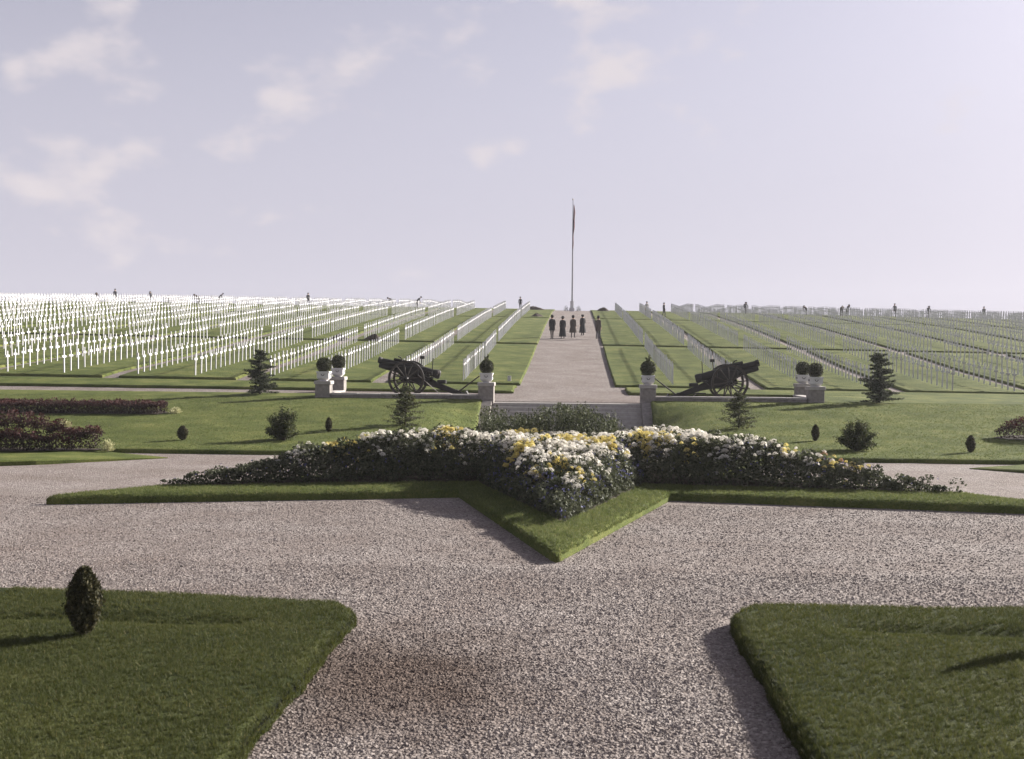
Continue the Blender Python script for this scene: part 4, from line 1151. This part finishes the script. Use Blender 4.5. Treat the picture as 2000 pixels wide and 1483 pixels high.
# ------------------------------------------------------------------ flagpole and flag
fx, fy = -.06, 152.0; fz = Tz(fx, fy)
fp = empty('flagpole', (fx, fy, fz)); tag(fp, 'tall thin flagpole at the head of the avenue on the crest', 'flagpole')
MB().tube([(0, 0, 0), (0, 0, 5), (0, 0, 10), (0, 0, 14.3)], [.09, .07, .05, .03], 10).build('pole', M['grey_cloth'], fp)
MB().lathe([(.03, 14.25), (.08, 14.32), (.09, 14.4), (.05, 14.48), (.005, 14.5)], 10).build('finial', M['bright_steel'], fp)
mb = MB(); mb.box(-.35, .35, -.35, .35, -.1, .45, .04); mb.box(-.22, .22, -.22, .22, .45, 1.35, .03); mb.build('plinth', M['white_paint'], fp)
MB().tube([(.12, 0, 1.2), (.11, 0, 13.9)], .012, 4).build('halyard', M['pale_cloth'], fp)
def mat_flag():
    m, n, l, p = mk('flag_cloth')
    t = n.new('ShaderNodeAttribute'); t.attribute_name = 'stripe'
    r = n.new('ShaderNodeValToRGB'); r.color_ramp.interpolation = 'CONSTANT'
    e = r.color_ramp.elements; e[0].position = 0; e[0].color = (.20, .028, .03, 1); e[1].position = .33; e[1].color = (.30, .25, .25, 1)
    q = e.new(.66); q.color = (.03, .035, .12, 1)
    l.new(t.outputs['Fac'], r.inputs['Fac']); l.new(r.outputs['Color'], p.inputs['Base Color']); p.inputs['Roughness'].default_value = .9
    return m
fo = empty('flag', (fx, fy, fz+8.3)); tag(fo, 'red, white and blue flag hanging limp along the flagpole', 'flag')
H, nz_, nx_ = 5.4, 44, 26
VV = []; stripe = []
for i in range(nz_+1):
    t = i/nz_                          # 0 bottom .. 1 top
    wdt = .22+.16*math.sin(math.pi*min(1, (1-t)*1.5))+.05*math.sin(t*17)
    for k in range(nx_+1):
        u = k/nx_
        a_ = u*10*math.pi
        VV.append((.09+wdt*u*.75*(.6+.4*math.cos(a_*.5))-.12*(1-t), .12*math.sin(a_)*(.5+.5*u)+.02*math.sin(t*23+k), H*t-.25*u*(1-.5*t)))
FF = []
for i in range(nz_):
    for k in range(nx_):
        FF.append((i*(nx_+1)+k, i*(nx_+1)+k+1, (i+1)*(nx_+1)+k+1, (i+1)*(nx_+1)+k))
        t, u = i/nz_, k/nx_
        s_ = int((u*2.2+t*1.8)*3.25) % 2
        stripe.append(.9 if (t > .28 and t < .62 and u < .6) else (.1 if s_ == 0 else .5))
me = bpy.data.meshes.new('cloth'); me.from_pydata(VV, [], FF)
a_ = me.attributes.new('stripe', 'FLOAT', 'FACE'); a_.data.foreach_set('value', stripe); me.polygons.foreach_set('use_smooth', [True]*len(FF)); me.update()
link('cloth', me, mat_flag(), fo)

# ------------------------------------------------------------------ small things on the hill
def mound(x, y, rx, ry, h, label, seed, mat='soil', name='earth_mound', cat='mound'):
    g = np.random.default_rng(seed); n1, n2 = 9, 20; vs, fs = [], []
    for i in range(n1):
        t = i/(n1-1)
        for k in range(n2):
            a_ = 6.283*k/n2; w = 1+.18*math.sin(3*a_+seed)+g.normal(0, .05)
            vs.append((rx*t*w*math.cos(a_), ry*t*w*math.sin(a_), h*.75*(math.cos(t*math.pi)*.5+.5)**.7*(1+g.normal(0, .12))-(.05 if i == n1-1 else 0)))
    for i in range(n1-1):
        for k in range(n2): q = (k+1) % n2; fs.append((i*n2+k, i*n2+q, i*n2+n2+q, i*n2+n2+k))
    o = MB().add(vs, fs, True).build(name, M[mat], None, (x, y, Tz(x, y)+.12)); tag(o, label, cat)
mound(-5.0, 150.3, 1.6, .8, .55, 'low heap of dark earth on the crest left of the flagpole', 3)
mound(4.0, 150.4, .9, .6, .6, 'small heap of dark earth on the crest right of the flagpole', 5)
mound(-3.8, 127.4, .75, .5, .45, 'dark heap beside the avenue by the upper cross walk', 7)
mound(-17.2, 87.2, .7, .45, .42, 'dark heap on the cross walk, left one of two', 9)
mound(-14.6, 87.2, .75, .45, .5, 'dark heap on the cross walk, right one of two', 11)
for sx, w in ((-.75, 'left'), (.85, 'right')):
    clump(fx+sx, fy-.4, Tz(fx+sx, fy)+.0, .38, .75, 'dark low bush %s of the flagpole foot' % w, 71+int(sx*2), 'low_bush', 'box_leaf')
sg = MB().box(-.09, .09, -.03, .03, -.1, .27, .01); o = sg.build('stone_marker', M['white_paint'], None, (-3.0, 60.5, Tz(-3, 60.5)+.13)); tag(o, 'small white upright marker on the turf left of the avenue', 'marker')

# ------------------------------------------------------------------ the light haze of the far slope
hb = MB().box(-260, 260, -40, 420, -8, 27)
hm_, hn, hl, hp = mk('haze_air')
hn.remove(hp)
pv = hn.new('ShaderNodeVolumePrincipled'); pv.inputs['Color'].default_value = (.93, .93, 1.0, 1); pv.inputs['Density'].default_value = 0.00026; pv.inputs['Anisotropy'].default_value = 0.2
hl.new(pv.outputs['Volume'], hn['Material Output'].inputs['Volume'])
tag(hb.build('haze', hm_), 'thin pale haze in the air over the cemetery slope', 'haze', kind='stuff')
